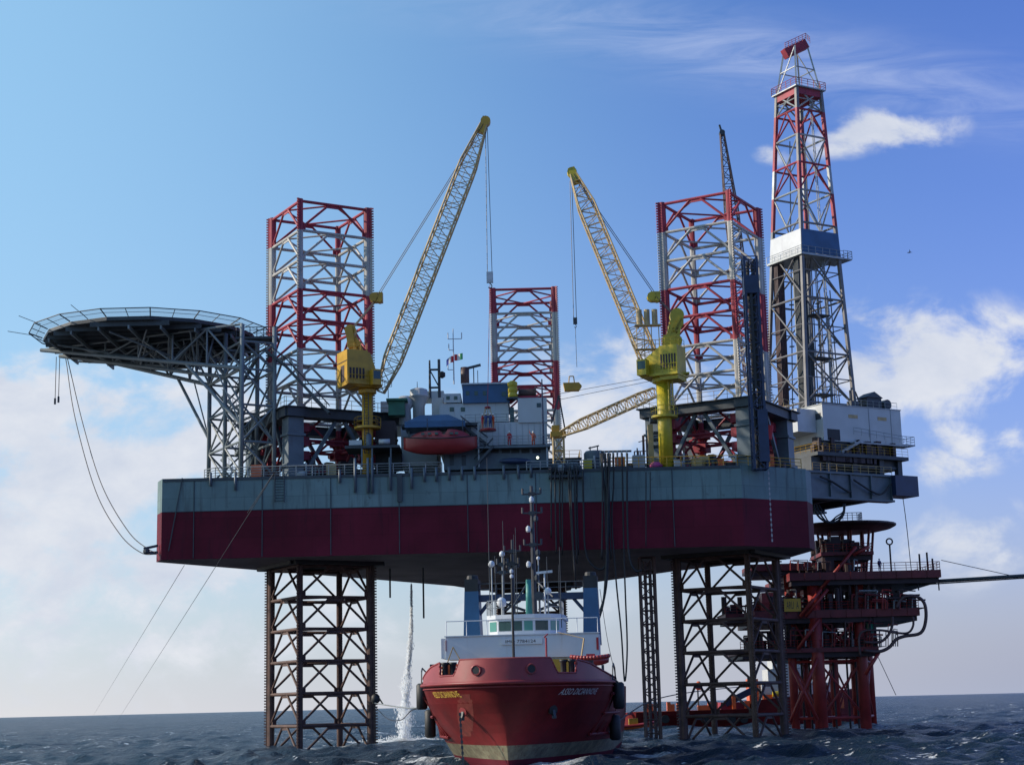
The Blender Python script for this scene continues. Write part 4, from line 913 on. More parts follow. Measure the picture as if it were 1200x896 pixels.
for nm, _, x0, x1, y0, y1, Y, mt, lab in gear:
    p = at((x0+x1)/2, y1, Y); rt = empty(nm, (p[0], Y, HT), lab, nm.replace('_', ' ')); mb = MB(); xa, xb = at(x0, y1, Y)[0], at(x1, y1, Y)[0]; zt_ = at(x0, y0, Y)[2]
    mb.bx(xa, xb, Y, Y+1.6, HT+.18, zt_); 
    for k in range(5): x = xa+(xb-xa)*(k+.5)/5; mb.bx(x-.05, x+.05, Y-.04, Y-.002, HT+.25, zt_-.1)
    mb.build('casing', M[mt], rt); mb = MB(); mb.bx(xa-.08, xb+.08, Y-.06, Y+1.66, HT+.02, HT+.16); mb.build('skid', M['dgrey'], rt)
    if nm == 'pump_skid':
        mb = MB(); 
        for k in range(4): mb.tube((xa+.25+k*.35, Y+.4, zt_), (xa+.25+k*.35, Y+.4, zt_+.5+.4*(k % 2)), .09, 6); mb.tube((xa+.25+k*.35, Y+.4, zt_+.5), (xa+.6+k*.35, Y+.4, zt_+.5), .07, 6)
        mb.build('pipework', M['brn'], rt)
rt = empty('vent_column', at(763, 545, 199), 'pale upright column left of the lime yellow crane pedestal', 'column')
mb = MB(); slab(mb, 760, 766, 497, 545, 199, .8); mb.build('column', M['tan'], rt); mb = MB()
for y in (505, 513, 521): slab(mb, 766.1, 774, y, y+2.5, 198.6, 1)
slab(mb, 762, 776, 488, 494, 198.6, 1.6); mb.build('louvre', M['dgrey'], rt)
for (px, py, s_, lab) in ((748,541,.8,'slender stack of brown pipes standing near the pump skid'),(755,523,.6,'thin derrick like spar standing left of the pale column')):
    p = at(px, 546, 200); rt = empty('standing_spar', (p[0],200,HT), lab, 'spar'); mb = MB(); z1 = at(px, py-13, 200)[2]; mb.tube((p[0],200,HT), (p[0],200,z1), .16, 6); mb.tube((p[0]+.4,200,HT), (p[0]+.4,200,z1-.7), .12, 6); mb.build('spar', M['brn'], rt)
    mb = MB(); mb.beam((p[0]-.6,200,z1-.8), (p[0]+.8,200,z1-.5), .1, .1); mb.build('crosspiece', M['dgrey'], rt)
mb = MB(); p = at(778, 546, 195.6); mb.lathe((p[0]-.9,195.9,HT+.02), [(.7,0),(.8,.3),(.5,.65),(.1,.7)], 10); tag(mb.build('covered_drum', M['pink'], None, True), 'magenta covered drum at the foot of the lime yellow pedestal', 'drum')
# raw water towers
def water_tower(px0, px1, ytop, ybot, Y, mats, label, box):
    x0, x1 = at(px0, (ytop+ybot)/2, Y)[0], at(px1, (ytop+ybot)/2, Y)[0]; c = (x0+x1)/2; hw = (x1-x0)/2; z1 = at((px0+px1)/2, ytop, Y)[2]; z0 = at((px0+px1)/2, ybot, Y)[2]
    root = empty('water_intake_tower', (c, Y+hw, z0), label, 'intake tower', 0, 'slim lattice intake towers')
    for sx in (-1, 1):
        for sy in (-1, 1): mb = MB(); mb.bx(c+sx*hw-.14, c+sx*hw+.14, Y+hw+sy*hw-.14, Y+hw+sy*hw+.14, z0, z1); mb.build('post', mats[0], root)
    mb = MB(); n = int((z1-z0)/1.5)
    for k in range(n+1):
        z = z0+(z1-z0)*k/n
        for a, b in (((-1,-1),(1,-1)),((1,-1),(1,1)),((1,1),(-1,1)),((-1,1),(-1,-1))):
            P = np.array([c+a[0]*hw, Y+hw+a[1]*hw, z]); Q = np.array([c+b[0]*hw, Y+hw+b[1]*hw, z]); mb.tube(P, Q, .08, 5, cap=False)
            if k < n: Q2 = Q.copy(); P2 = P.copy(); (Q2 if k % 2 else P2)[2] += (z1-z0)/n; mb.tube(P2, Q2, .07, 5, cap=False)
    mb.build('bracing', mats[0], root)
    for dx in (-.25, .35): mb = MB(); mb.tube((c+dx, Y+hw, z0), (c+dx, Y+hw, z1-.5), .2, 8); mb.build('caisson_pipe', mats[1], root)
    if box: 
        mb = MB(); mb.bx(c-.1, c+hw+.3, Y-.25, Y+.9, HT+.2, at(880, 480, Y)[2]); mb.build('pump_box', mats[0], root); mb = MB(); mb.bx(c-hw-.1, c+hw+.1, Y-.2, Y+2*hw+.2, z1-4.6, z1-2.4); mb.build('head_frame', mats[0], root)
        mb = MB(); mb.bx(c-.28, c+.02, Y-.14, Y-.02, HT+9, z1-4.7); mb.build('cable_tray', M['black'], root)
    return root
water_tower(878, 893, 300, 549, 194.1, (M['navy'], M['black']), 'dark blue intake tower raised in front of the right leg', True)
water_tower(754, 771, 652, 875, 199.5, (M['rustleg'], M['brn']), 'slim brown intake tower lowered from the hull into the sea', False)
# rescue suit bundle like orange gear under the right jacking frame
rt = empty('air_tugger', at(900, 515, 196.4), 'red and orange winch gear below the right jacking frame', 'winch')
p = at(898, 510, 199); mb = MB(); mb.tube(p+[-.4,0,-1.5], p+[-.4,0,1.6], .5, 10); mb.tube(p+[.3,0,-.5], p+[.6,0,1.2], .35, 10); mb.build('drum', M['covr'], rt); p = at(903, 543, 198.6); mb = MB(); mb.bx(p[0]-.5,p[0]+.4,p[1]-.3,p[1]+.3,HT+.2,HT+1.7); mb.build('cabinet', M['orange'], rt)
# ------------------------------------------------------------------ hoses over the side
hoses = [([ (646,553),(646,590),(646,630)],.07),([(656,553),(656,600),(657,640)],.08),([(659,552),(659,590),(659,650)],.07),([(666,551),(668,590),(672,650),(675,690)],.09),([(669,551),(670,600),(674,680)],.07),
 ([(676,551),(676,592),(678,650)],.08),([(683,551),(684,600),(686,645),(695,663),(708,665),(712,640),(713,600),(709,540)],.09),([(704,531),(707,560),(711,600),(712,660),(708,700),(697,731)],.11),([(709,531),(711,570),(712,620),(710,670),(707,705),(698,737)],.11),
 ([(715,531),(713,570),(712,600),(711,650),(710,690)],.09),([(719,531),(719,570),(717,610),(722,680),(728,740),(732,798),(735,760),(733,700),(731,640),(729,531)],.075),([(735,531),(735,600),(737,650),(744,668),(752,668)],.09),([(650,553),(651,600),(652,648)],.07),([(673,552),(674,600),(676,660)],.08),([(706,531),(706,600),(705,655)],.08),([(712,531),(714,590),(716,655)],.08),([(757,553),(757,600),(757,640)],.05),([(762,553),(762,600)],.05)]
for i, (pts, r0) in enumerate(hoses):
    P = [at(x, y, 193.6-.13*(i % 5)) for x, y in pts]; mb = pipe_curve(P, r0*1.3, 6, 6)
    lab = 'black hose hanging in a straight run down the hull side' if i not in (6,7,8,10,11) else {6:'black hose sagging in a wide loop under the reel rack',7:'thick black hose curving down to the funnel of the supply ship, upper one',8:'thick black hose curving down to the funnel of the supply ship, lower one',10:'long thin hose hanging in a narrow loop almost to the sea',11:'black hose curling right at the foot of the hull'}[i]
    tag(mb.build('black_hose', M['black'], None, True), lab, 'hose', 'hoses hanging over the hull side')
# stores of pipe on deck, low clutter between quarters and crane
rt = empty('pipe_stack', (0, 200, HT), 'stack of drill pipes lying on deck behind the hose racks', 'pipe stack')
for k in range(12): mb = MB(); y = 203+(k % 6)*.45; z = HT+.3+(k//6)*.4; mb.tube((9, y, z), (17.5, y, z), .2, 8); mb.build('drill_pipe', M['brn'], rt)
# ------------------------------------------------------------------ long cables
def cable(name, pts, r0, label, cat='cable', mat='rope', group=None): tag(pipe_curve(pts, r0, 5, 8).build(name, M[mat], None, True), label, cat, group)
cable('tow_bridle', [at(77,420,212),at(88,490,208),at(112,575,203),at(140,625,199),at(165,647,196.5),at(183,649,195.3)], .06, 'inner hanging cable from helideck to the near hull corner')
cable('tow_bridle', [at(79,420,212),at(98,500,208),at(120,570,203),at(150,622,199),at(172,642,196.5),at(185,648,195.2)], .06, 'outer hanging cable from helideck to the near hull corner')
cable('mooring_line', [at(216,662,205), atz(105,845,-.5)], .035, 'thin mooring line running down left of the hull, left one', 'mooring line')
cable('mooring_line', [at(290,600,194.9), at(255,660,193), atz(135,848,-.5)], .035, 'thin mooring line running down across the hull side, right one', 'mooring line')
# ------------------------------------------------------------------ cantilever, drill floor, derrick
d3 = np.array([.866, .5, 0]); n3 = np.array([.5, -.866, 0]); M0 = np.array([13.3, 228.4, 0]); ANG = R(30)
def S(s, t, z): return M0+d3*s+n3*t+np.array([0, 0, z])
TT = lambda: MB((M0[0], M0[1], 0), ANG)      # local x = along d3, local y = -t
zcb = at(951, 583.6, 228)[2]; zct = at(951, 551, 228)[2]
rt = empty('cantilever', S(20, 7, zcb), 'big blue grey cantilever box beams carrying the drill floor outboard', 'cantilever')
for t in (14.3, -.5):
    mb = TT(); mb.bx(3, 38.7, -t, -t+1.0, zcb+.3, zct-.3); mb.bx(3, 38.75, -t-.35, -t+1.35, zcb, zcb+.29); mb.bx(3, 38.75, -t-.35, -t+1.35, zct-.29, zct)
    for s_ in np.arange(12, 38.6, 3.75): mb.bx(s_, s_+.18, -t-.33, -t-.002, zcb+.3, zct-.3)
    mb.build('box_beam', M['grey'], rt)
mb = TT()
for s_ in (10, 18, 25, 31, 37.4): mb.bx(s_, s_+.8, -13.2, .4, zcb+.5, zct-.5)
mb.bx(3, 37, -13.2, -.6, zct-1.5, zct-.55); mb.build('cross_beam', M['dgrey'], rt)
mb = TT(); mb.bx(38.3, 42.6, -15.5, -12.2, zct-3.0, zct-.1); mb.build('end_box', M['navy'], rt)
mb = TT(); mb.rail([(24, -14.6, zct), (38.5, -14.6, zct)], 1.1, 1.4, .05, 3); mb.build('railing', M['tan'], rt)
cable('drag_chain', [S(33,12,zcb+2.4), S(30,14.9,zcb+1.1), S(27,14.9,zcb+2.4), S(25,14.9,zcb+3.0)], .16, 'black cable loop along the cantilever side, right half', 'cable', 'black')
cable('drag_chain', [S(38,14.95,zcb+2.6), S(36,14.95,zcb+1.0), S(34,14.95,zcb+1.4), S(31,14.95,zcb+2.8)], .14, 'black cable loop along the cantilever side near its end', 'cable', 'black')
for i, off in enumerate((0, 1.0, 2.0)):
    cable('service_loop', [at(953+off*3,590,230), at(958+off*4,603,230), at(968+off*2,611,230), at(980,611-off*3,230), at(988,603-off*2,230), at(990-off,590,230)], .16-.03*i, ['outermost black service loop under the cantilever','middle black service loop under the cantilever','innermost black service loop under the cantilever'][i], 'cable', 'black')
zf = at(968, 532, 233)[2]; zh0 = at(968, 515.5, 232.3)[2]; zh1 = at(968, 473, 232.3)[2]
rt = empty('drill_floor', S(35, 6, zct), 'drill floor with white walled house and yellow rails under the derrick', 'drill floor')
mb = TT(); mb.bx(26, 43, -13.5, 2, zf-.5, zf); mb.bx(27.5, 42.5, -12.5, 1, zct+1.2, zct+1.6); mb.build('platform', M['dgrey'], rt)
mb = TT(); mb.bx(28.6, 42, -11.7, .5, zf, zh0-.1); mb.bx(25.6, 29, -12.5, 0, zcb+1, zf-.6); mb.bx(29, 41.5, -12.2, 0, zct+1.65, zf-.51); mb.build('substructure_and_filler', M['dgrey'], rt)  # first box is an added dark filler hiding the lit gap below the house
mb = TT()
for s_ in (28, 33, 38, 41.5):
    for t in (-12.8, -5, .5): mb.bx(s_, s_+.8, t, t+.8, zct, zf-.5)
mb.bx(29, 40, -11.5, -10.8, zct+.1, zf-.6); mb.build('support_post', M['dgrey'], rt)
mb = TT(); mb.rail([(26, -13.4, zf), (43, -13.4, zf)], 1.2, 1.1, .03, 3); mb.rail([(26, -13.4, zf), (26, 1, zf)], 1.2, 1.2, .03, 3); mb.build('yellow_railing', M['yel'], rt)
mb = TT()
for k in range(26): s_ = rnd.uniform(26.5, 41); h = rnd.uniform(.6, 2.4); t = rnd.uniform(-13, -11.2); mb.bx(s_, s_+rnd.uniform(.2, 1.0), t, t+.8, zf, zf+h)
for k in range(14): s_ = rnd.uniform(27, 40); h = rnd.uniform(.6, 1.9); mb.bx(s_, s_+rnd.uniform(.3, 1.4), -13.2, -12.2, zct+1.7, zct+1.7+h)
mb.build('machinery', M['pdk'], rt)
mb = TT(); mb.bx(28.6, 43.4, -12.0, -2.5, zh0, zh1)
mb.build('white_house', M['wht'], rt)
mb = TT(); mb.bx(25.2, 28.55, -10.5, 1.5, zh0+1.3, zh1-.6); mb.build('windwall', M['tarp'], rt)
mb = TT(); mb.bx(29.3, 31.6, -12.03, -11.99, zh0+.1, zh0+1.7); mb.build('doorway', M['black'], rt)
mb = TT(); mb.bx(28.57, 28.599, -11.6, -10.0, zh1-2.1, zh1-1.2); mb.build('vent_panel', M['dgrey'], rt)
for s_ in (33.4, 38.9): mb = TT(); mb.bx(s_, s_+1.7, -12.04, -12.002, zh1-1.7, zh1-1.2); mb.build('sign_plate', M['tan'], rt)
mb = TT(); mb.bx(28.5, 43.5, -12.1, -2.4, zh1+.01, zh1+.12); mb.bx(37.2, 37.32, -12.06, -12.003, zh0, zh1); mb.bx(41.4, 41.5, -12.06, -12.003, zh0, zh1); mb.build('trim', M['mgrey'], rt)
mb = TT(); mb.rail([(33.4, -12.9, zh0+1.0), (43.4, -12.9, zh0+.2)], 1.0, 1.5, .035, 2); mb.bx(33.4, 43.6, -12.95, -12.05, zh0-.25, zh0-.05); mb.build('side_walkway', M['mgrey'], rt)
mb = TT(); a = np.array([34.5, -12.9, zh0]); b = np.array([31.0, -12.9, zf+.2]); 
for o in (0, .7): mb.beam(a+[0,o,0], b+[0,o,0], .12, .35)
mb.build('stair', M['mgrey'], rt)
mb = TT(); mb.bx(43.4, 45.9, -12, -9.5, zh0+.1, zh0+.3); mb.rail([(43.5,-12,zh0+.3),(45.8,-12,zh0+.3),(45.8,-9.6,zh0+.3)], 1.15, .8, .04, 3); mb.build('end_platform', M['mgrey'], rt)
mb = TT(); z = zh1+.12; mb.rail([(35, -11.8, z), (43, -11.8, z)], 1.0, 1.1, .035, 2); mb.build('roof_railing', M['mgrey'], rt)
mb = TT(); mb.bx(38.0, 40.8, -11, -9, z, z+1.7); mb.add([(37.7,-11.2,z+1.7),(41.0,-11.2,z+1.7),(41.0,-8.8,z+1.7),(37.7,-8.8,z+1.7),(39.4,-11.2,z+2.6),(39.4,-8.8,z+2.6)], [(0,1,4),(2,3,5),(1,2,5,4),(3,0,4,5)])
mb.tube((42.0,-11,z+.9), (42.0,-9.6,z+.9), .75, 12); mb.bx(35.0, 36.4, -11, -10, z, z+1.0); mb.tube((35.3,-10.6,z), (35.3,-10.6,z+2.6), .2, 8); mb.tube((36.9,-10.6,z+1), (36.2,-10.6,z+2.5), .12, 6); mb.build('roof_machinery', M['dgrey'], rt)
# derrick
def derrick():
    z0 = zh0; zb = at(950, 470, 236)[2]; zt_ = at(938, 107, 240)[2]
    cb_ = S(33.7, 3.57, 0)[:2]; ct = at(935.5, 105, 241.2)[:2]
    root = empty('derrick', (cb_[0], cb_[1], z0), 'tall tapering drilling derrick in red and grey with a blue and white windwall', 'derrick')
    def cor(z):
        k = (z-zb)/(zt_-zb); c = cb_+(ct-cb_)*k; h = (9.0+(4.7-9.0)*k)/2
        return [np.array([*(c+d3[:2]*a*h+n3[:2]*b*h), z]) for a, b in ((-1,1),(1,1),(1,-1),(-1,-1))]
    lv = [z0]+[zb+(zt_-zb)*f for f in (0, .155, .325, .495, .56, .665, .755, .845, .93, 1.0)]
    G = [M['dergrey'], M['red'], M['mgrey']]
    def mi(k): return 0 if k < 6 else (1 if k % 2 == 0 else 2)
    for i in range(4):
        mb = MB()
        for k in range(len(lv)-1):
            mb.mi = (0 if k < 5 else (1, 2, 1, 1, 0)[k-5]) if i != 0 else (0 if k not in (8,6) else 1)
            a, b = cor(lv[k])[i], cor(lv[k+1])[i]; mb.beam(a, b, .48, .48, (d3[0], d3[1], 0))
        mb.build('corner_post', G, root)
    for i in range(4):
        mb = MB(); j = (i+1) % 4
        for k in range(len(lv)-1):
            A_, B_ = cor(lv[k]), cor(lv[k+1]); mb.mi = (0, 0, 0, 0, 0, 2, 1, 2, 1, 2)[k]
            mb.tube(B_[i], B_[j], .16, 6)
            if k in (5, 6, 7, 8): m_ = (A_[i]+A_[j])/2 if k % 2 else (B_[i]+B_[j])/2; e1, e2 = (B_[i], B_[j]) if k % 2 else (A_[i], A_[j]); mb.tube(m_, e1, .13, 6); mb.tube(m_, e2, .13, 6)
            elif k != 4:
                mb.tube(A_[i], B_[j], .13, 6); mb.tube(A_[j], B_[i], .13, 6)
                mid = [(A_[q]+B_[q])/2 for q in (i, j)]; mb.tube(mid[0], mid[1], .09, 6)
        mb.build('face_bracing', G, root)
    # windwall round the monkey board
    za, zc = at(948, 298, 238.5)[2], at(948, 271, 238.5)[2]; Aq, Bq = cor(za), cor(zc)
    cen = lambda P: sum(P)/4
    def ex(P, s_): c = cen(P); return [c+(p-c)*s_ for p in P]
    A1, B1 = ex(Aq, 1.06), ex(Bq, 1.06)
    for i, mt in ((0,'navy'),(3,'tarp'),(1,'tarp'),(2,'navy')):
        j = (i+1) % 4; mb = MB(); nn = nrm(np.cross(A1[j]-A1[i], B1[i]-A1[i]))*.08
        mb.add([A1[i],A1[j],B1[j],B1[i],A1[i]+nn,A1[j]+nn,B1[j]+nn,B1[i]+nn], [(0,1,2,3),(7,6,5,4),(0,4,5,1),(2,6,7,3),(1,5,6,2),(0,3,7,4)])
        if mt == 'navy':
            for k in range(1, 6): q = A1[i]+(A1[j]-A1[i])*k/6; mb.beam(q-nn*.9, q-nn*.9+[0,0,zc-za], .12, .12)
        mb.build('windwall', M['blue' if mt == 'navy' else 'tarp'], root)
    A2 = ex(cor(za-.25), 1.16); mb = MB(); mb.prism([(p[0], p[1]) for p in A2[::-1]], za-.45, za-.15); mb.build('board_platform', M['mgrey'], root)
    mb = MB(); e = A2[1]; mb.rail([e, e+d3*1.6, e+d3*1.6-n3*4], 1.2, .9, .045, 3); mb.prism([tuple(q[:2]) for q in (e, e+d3*1.6, e+d3*1.6-n3*4, e-n3*4)], za-.4, za-.2)
    mb.rail([A2[3], A2[0], A2[1]], 1.1, 1.4, .04, 2); mb.build('board_railing', M['mgrey'], root)
    # crown
    T1 = ex(cor(zt_), 1.08); mb = MB(); mb.prism([(p[0], p[1]) for p in T1[::-1]], zt_-1.1, zt_-.05); mb.build('crown_deck', M['red'], root)
    T2 = ex(cor(zt_), 1.24); mb = MB(); mb.prism([(p[0], p[1]) for p in T2[::-1]], zt_-.04, zt_+.14); mb.build('crown_walkway', M['mgrey'], root)
    mb = MB(); mb.rail([T2[i]+[0,0,.14] for i in (0,1,2,3,0)], 1.15, 1.1, .05, 3); mb.build('crown_railing', M['red'], root)
    zz_ = at(935, 58, 241)[2]; c = cor(zt_); tc_ = cen(c); tp = [np.array([*(tc_[:2]+(p[:2]-tc_[:2])*.55), zz_]) for p in c]
    mb = MB()
    for i in range(4):
        mb.beam(c[i], tp[i], .24, .24); mb.tube(c[i]*.5+tp[i]*.5, c[(i+1) % 4]*.5+tp[(i+1) % 4]*.5, .1, 5)
        if i % 2: mb.tube(c[i], tp[(i+1) % 4], .1, 5)
    mb.build('gin_pole_frame', M['mgrey'], root)
    mb = MB(); a, b = tc_+np.array([-1.9,-.6,0]), tc_+np.array([1.6,.6,0]); a[2] = zz_-.9; b[2] = zz_+1.1; mb.beam(a, b, 1.3, 1.5); mb.build('gin_pole_beam', M['red'], root)
    mb = MB(); mb.rail([a+[0,-.8,.5], b+[0,-.8,.5], b+[.8,.3,.3]], 1.0, .7, .045, 3); mb.build('beam_railing', M['red'], root)
    # guide rails and service lines inside the mast
    for (s_, t) in ((-1.8,-2.5),(-1.0,2.8),(.4,-1.4),(1.6,1.8),(3.0,3.2),(3.6,-3.4),(2.2,.4)):
        mb = MB(); a = S(33.7+s_, 3.57+t, z0); b = np.array([*(cen(cor(zt_))[:2]+(a[:2]-cb_)*.5), zt_-2]); e = a+(b-a)*(.45 if s_ > 1 else .9); mb.tube(a, e, .09, 6)
        for f in (.15, .3, .42): q = a+(b-a)*f; mb.box(q, (.7, .5, .12))
        mb.build('service_pipe', M['dergrey'], root)
    # standing pipe, travelling block, ladders
    def rack(cx_, cy_, ztop, nn_, mat, nm):
        mb = MB()
        for i in range(nn_):
            for j in range(4): q0 = S(33.7+cx_+i*.27, 3.57+cy_+j*.3, z0); zq = ztop; k = .42; q1 = q0+np.array([*(ct-cb_)*k, 0]); q1[2] = zq; mb.tube(q0, q1, .13, 5)
        mb.build(nm, mat, root)
    rack(-3.4, -3.3, za-.2, 5, M['brn'], 'racked_pipe'); rack(-3.2, 1.3, za+1.0, 6, M['dgrey'], 'racked_pipe')
    c1 = S(34.7, 3.0, 0); 
    mb = MB()
    for o in (-.5, -.2, .2, .5): mb.tube((c1[0]+o, c1[1], at(950, 400, 242)[2]), (tc_[0]+o, tc_[1], zt_-1), .04, 4, cap=False)
    mb.build('drilling_line', M['rope'], root)
    zk = at(955, 400, 242)[2]; mb = MB(); mb.bx(c1[0]-.6, c1[0]+.6, c1[1]-.4, c1[1]+.4, zk-2.2, zk); mb.bx(c1[0]-.4, c1[0]+.4, c1[1]-.4, c1[1]+.4, zk-5, zk-2.3); mb.tube((c1[0],c1[1],z0), (c1[0],c1[1],zk-5), .14, 8); mb.build('travelling_block', M['dgrey'], root)
    mb = MB()
    for (s_, t) in ((2.6, 2.8), (1.2, 3.6), (3.2, -1.0)):
        for o in (0, .5):
            q0 = S(33.7+s_+o, 3.57+t, z0); q1 = q0.copy(); q1[:2] = cen(cor(zt_))[:2]+(q0[:2]-cb_)*.5; q1[2] = za if s_ != 1.2 else zt_-1; mb.tube(q0, q1, .08, 5)
        for k in range(60):
            f = k/60; a = S(33.7+s_, 3.57+t, z0)*(1-f)+q1*f; mb.tube(a, a+d3*.45*(1-.3*f), .03, 4, cap=False)
    mb.build('ladder', M['mgrey'], root)
    for zz_i in (zb+7, zb+13.5, zb+1.5):
        mb = MB(); Q = cor(zz_i); m1 = (Q[0]+Q[1])/2; mb.box(m1-n3*1.6, (3.2, 2.2, .15), rz(ANG)); mb.rail([m1-n3*.6-d3*1.5+[0,0,.1], m1-n3*.6+d3*1.5+[0,0,.1]], 1.0, .8, .035, 2)
        mb.build('inner_platform', M['dgrey'], root)
    for (s_, t, z1) in ((2.0, -2.0, za-6), (2.8, 1.4, zb+17), (.6, -3.2, za-.3)):
        mb = MB(); a = S(33.7+s_, 3.57+t, z0); b = a+np.array([*(ct-cb_)*.3, 0]); b[2] = z1; mb.tube(a, b, .22, 8); mb.build('standpipe', M['mgrey'], root)
derrick()

# ------------------------------------------------------------------ loose gear on the main deck
R5 = random.Random(21)
def deck_items():
    spec = [(300,'ventilation box'),(318,'ventilation box'),(352,''),(372,''),(388,''),(660,''),(690,''),(712,''),(727,''),(745,''),(795,''),(806,''),(826,''),(836,''),(856,''),(866,''),(905,''),(918,'')]
    cols = ['orange','grey','pdk','brn','tan','red','wht','dgrey']; words = ['orange','grey','dark red','brown','tan','red','white','dark grey']
    beside = ['by the left truss tower','behind the left railing','in front of the left jacking frame','under the left jacking frame','right of the left frame column','behind the hose reels','beside the mushroom ventilator','behind the gooseneck row','near the last gooseneck','beside the grey pump skid','right of the lime yellow pedestal','under the right frame beam','left of the right diagonal brace','below the right diagonal brace','right of the diagonal brace','beside the dark intake tower','by the yellow rail corner','at the right end of the yellow rail']
    for i, (px, _) in enumerate(spec):
        Y = 197.4+R5.random()*1.6; c = at(px, 546, Y); k = (i*3) % 8; nm = ['locker','drum_rack','pump','valve_stand'][i % 4]; x, z = c[0], HT
        if px > 860: Y += 4.0
        rt = empty(nm, (x, Y, z), '%s %s %s' % (words[k], nm.replace('_', ' '), beside[i]), nm.replace('_', ' ')); m_ = M[cols[k]]
        if i % 4 == 0:
            mb = MB(); mb.bx(x-.6, x+.6, Y, Y+.8, z+.12, z+1.5+.5*R5.random()); mb.build('cabinet', m_, rt); mb = MB(); mb.bx(x-.65, x+.65, Y-.05, Y+.85, z, z+.11); mb.build('plinth', M['dgrey'], rt)
        elif i % 4 == 1:
            for j in range(3): mb = MB(); mb.lathe((x-.65+.65*j, Y, z+.1), [(.28,0),(.3,.05),(.3,.85),(.26,.9)], 12); mb.build('drum', m_, rt, True)
            mb = MB(); mb.bx(x-1, x+1, Y-.35, Y+.35, z, z+.09); mb.build('pallet', M['brn'], rt)
        elif i % 4 == 2:
            mb = MB(); mb.tube((x-.6,Y,z+.6), (x+.6,Y,z+.6), .38, 12); mb.build('motor', m_, rt, True); mb = MB(); mb.tube((x+.7,Y,z), (x+.7,Y,z+2.0), .13, 8); mb.tube((x+.7,Y,z+1.6), (x-.2,Y,z+1.6), .1, 8); mb.build('pipework', M['mgrey'], rt); mb = MB(); mb.bx(x-.7, x+.9, Y-.4, Y+.4, z, z+.2); mb.build('base', M['dgrey'], rt)
        else:
            mb = MB()
            for j in range(4): mb.tube((x-.7+.45*j,Y,z), (x-.7+.45*j,Y,z+1.3+.5*(j % 2)), .09, 6)
            mb.tube((x-.8,Y,z+1.2), (x+.8,Y,z+1.2), .1, 6); mb.build('manifold', m_, rt)
            for j in range(3): mb = MB(); mb.lathe((x-.7+.45*j, Y, z+1.45), [(.05,0),(.2,.03),(.2,.08),(.05,.1)], 10); mb.build('hand_wheel', M['red'], rt)
deck_items()
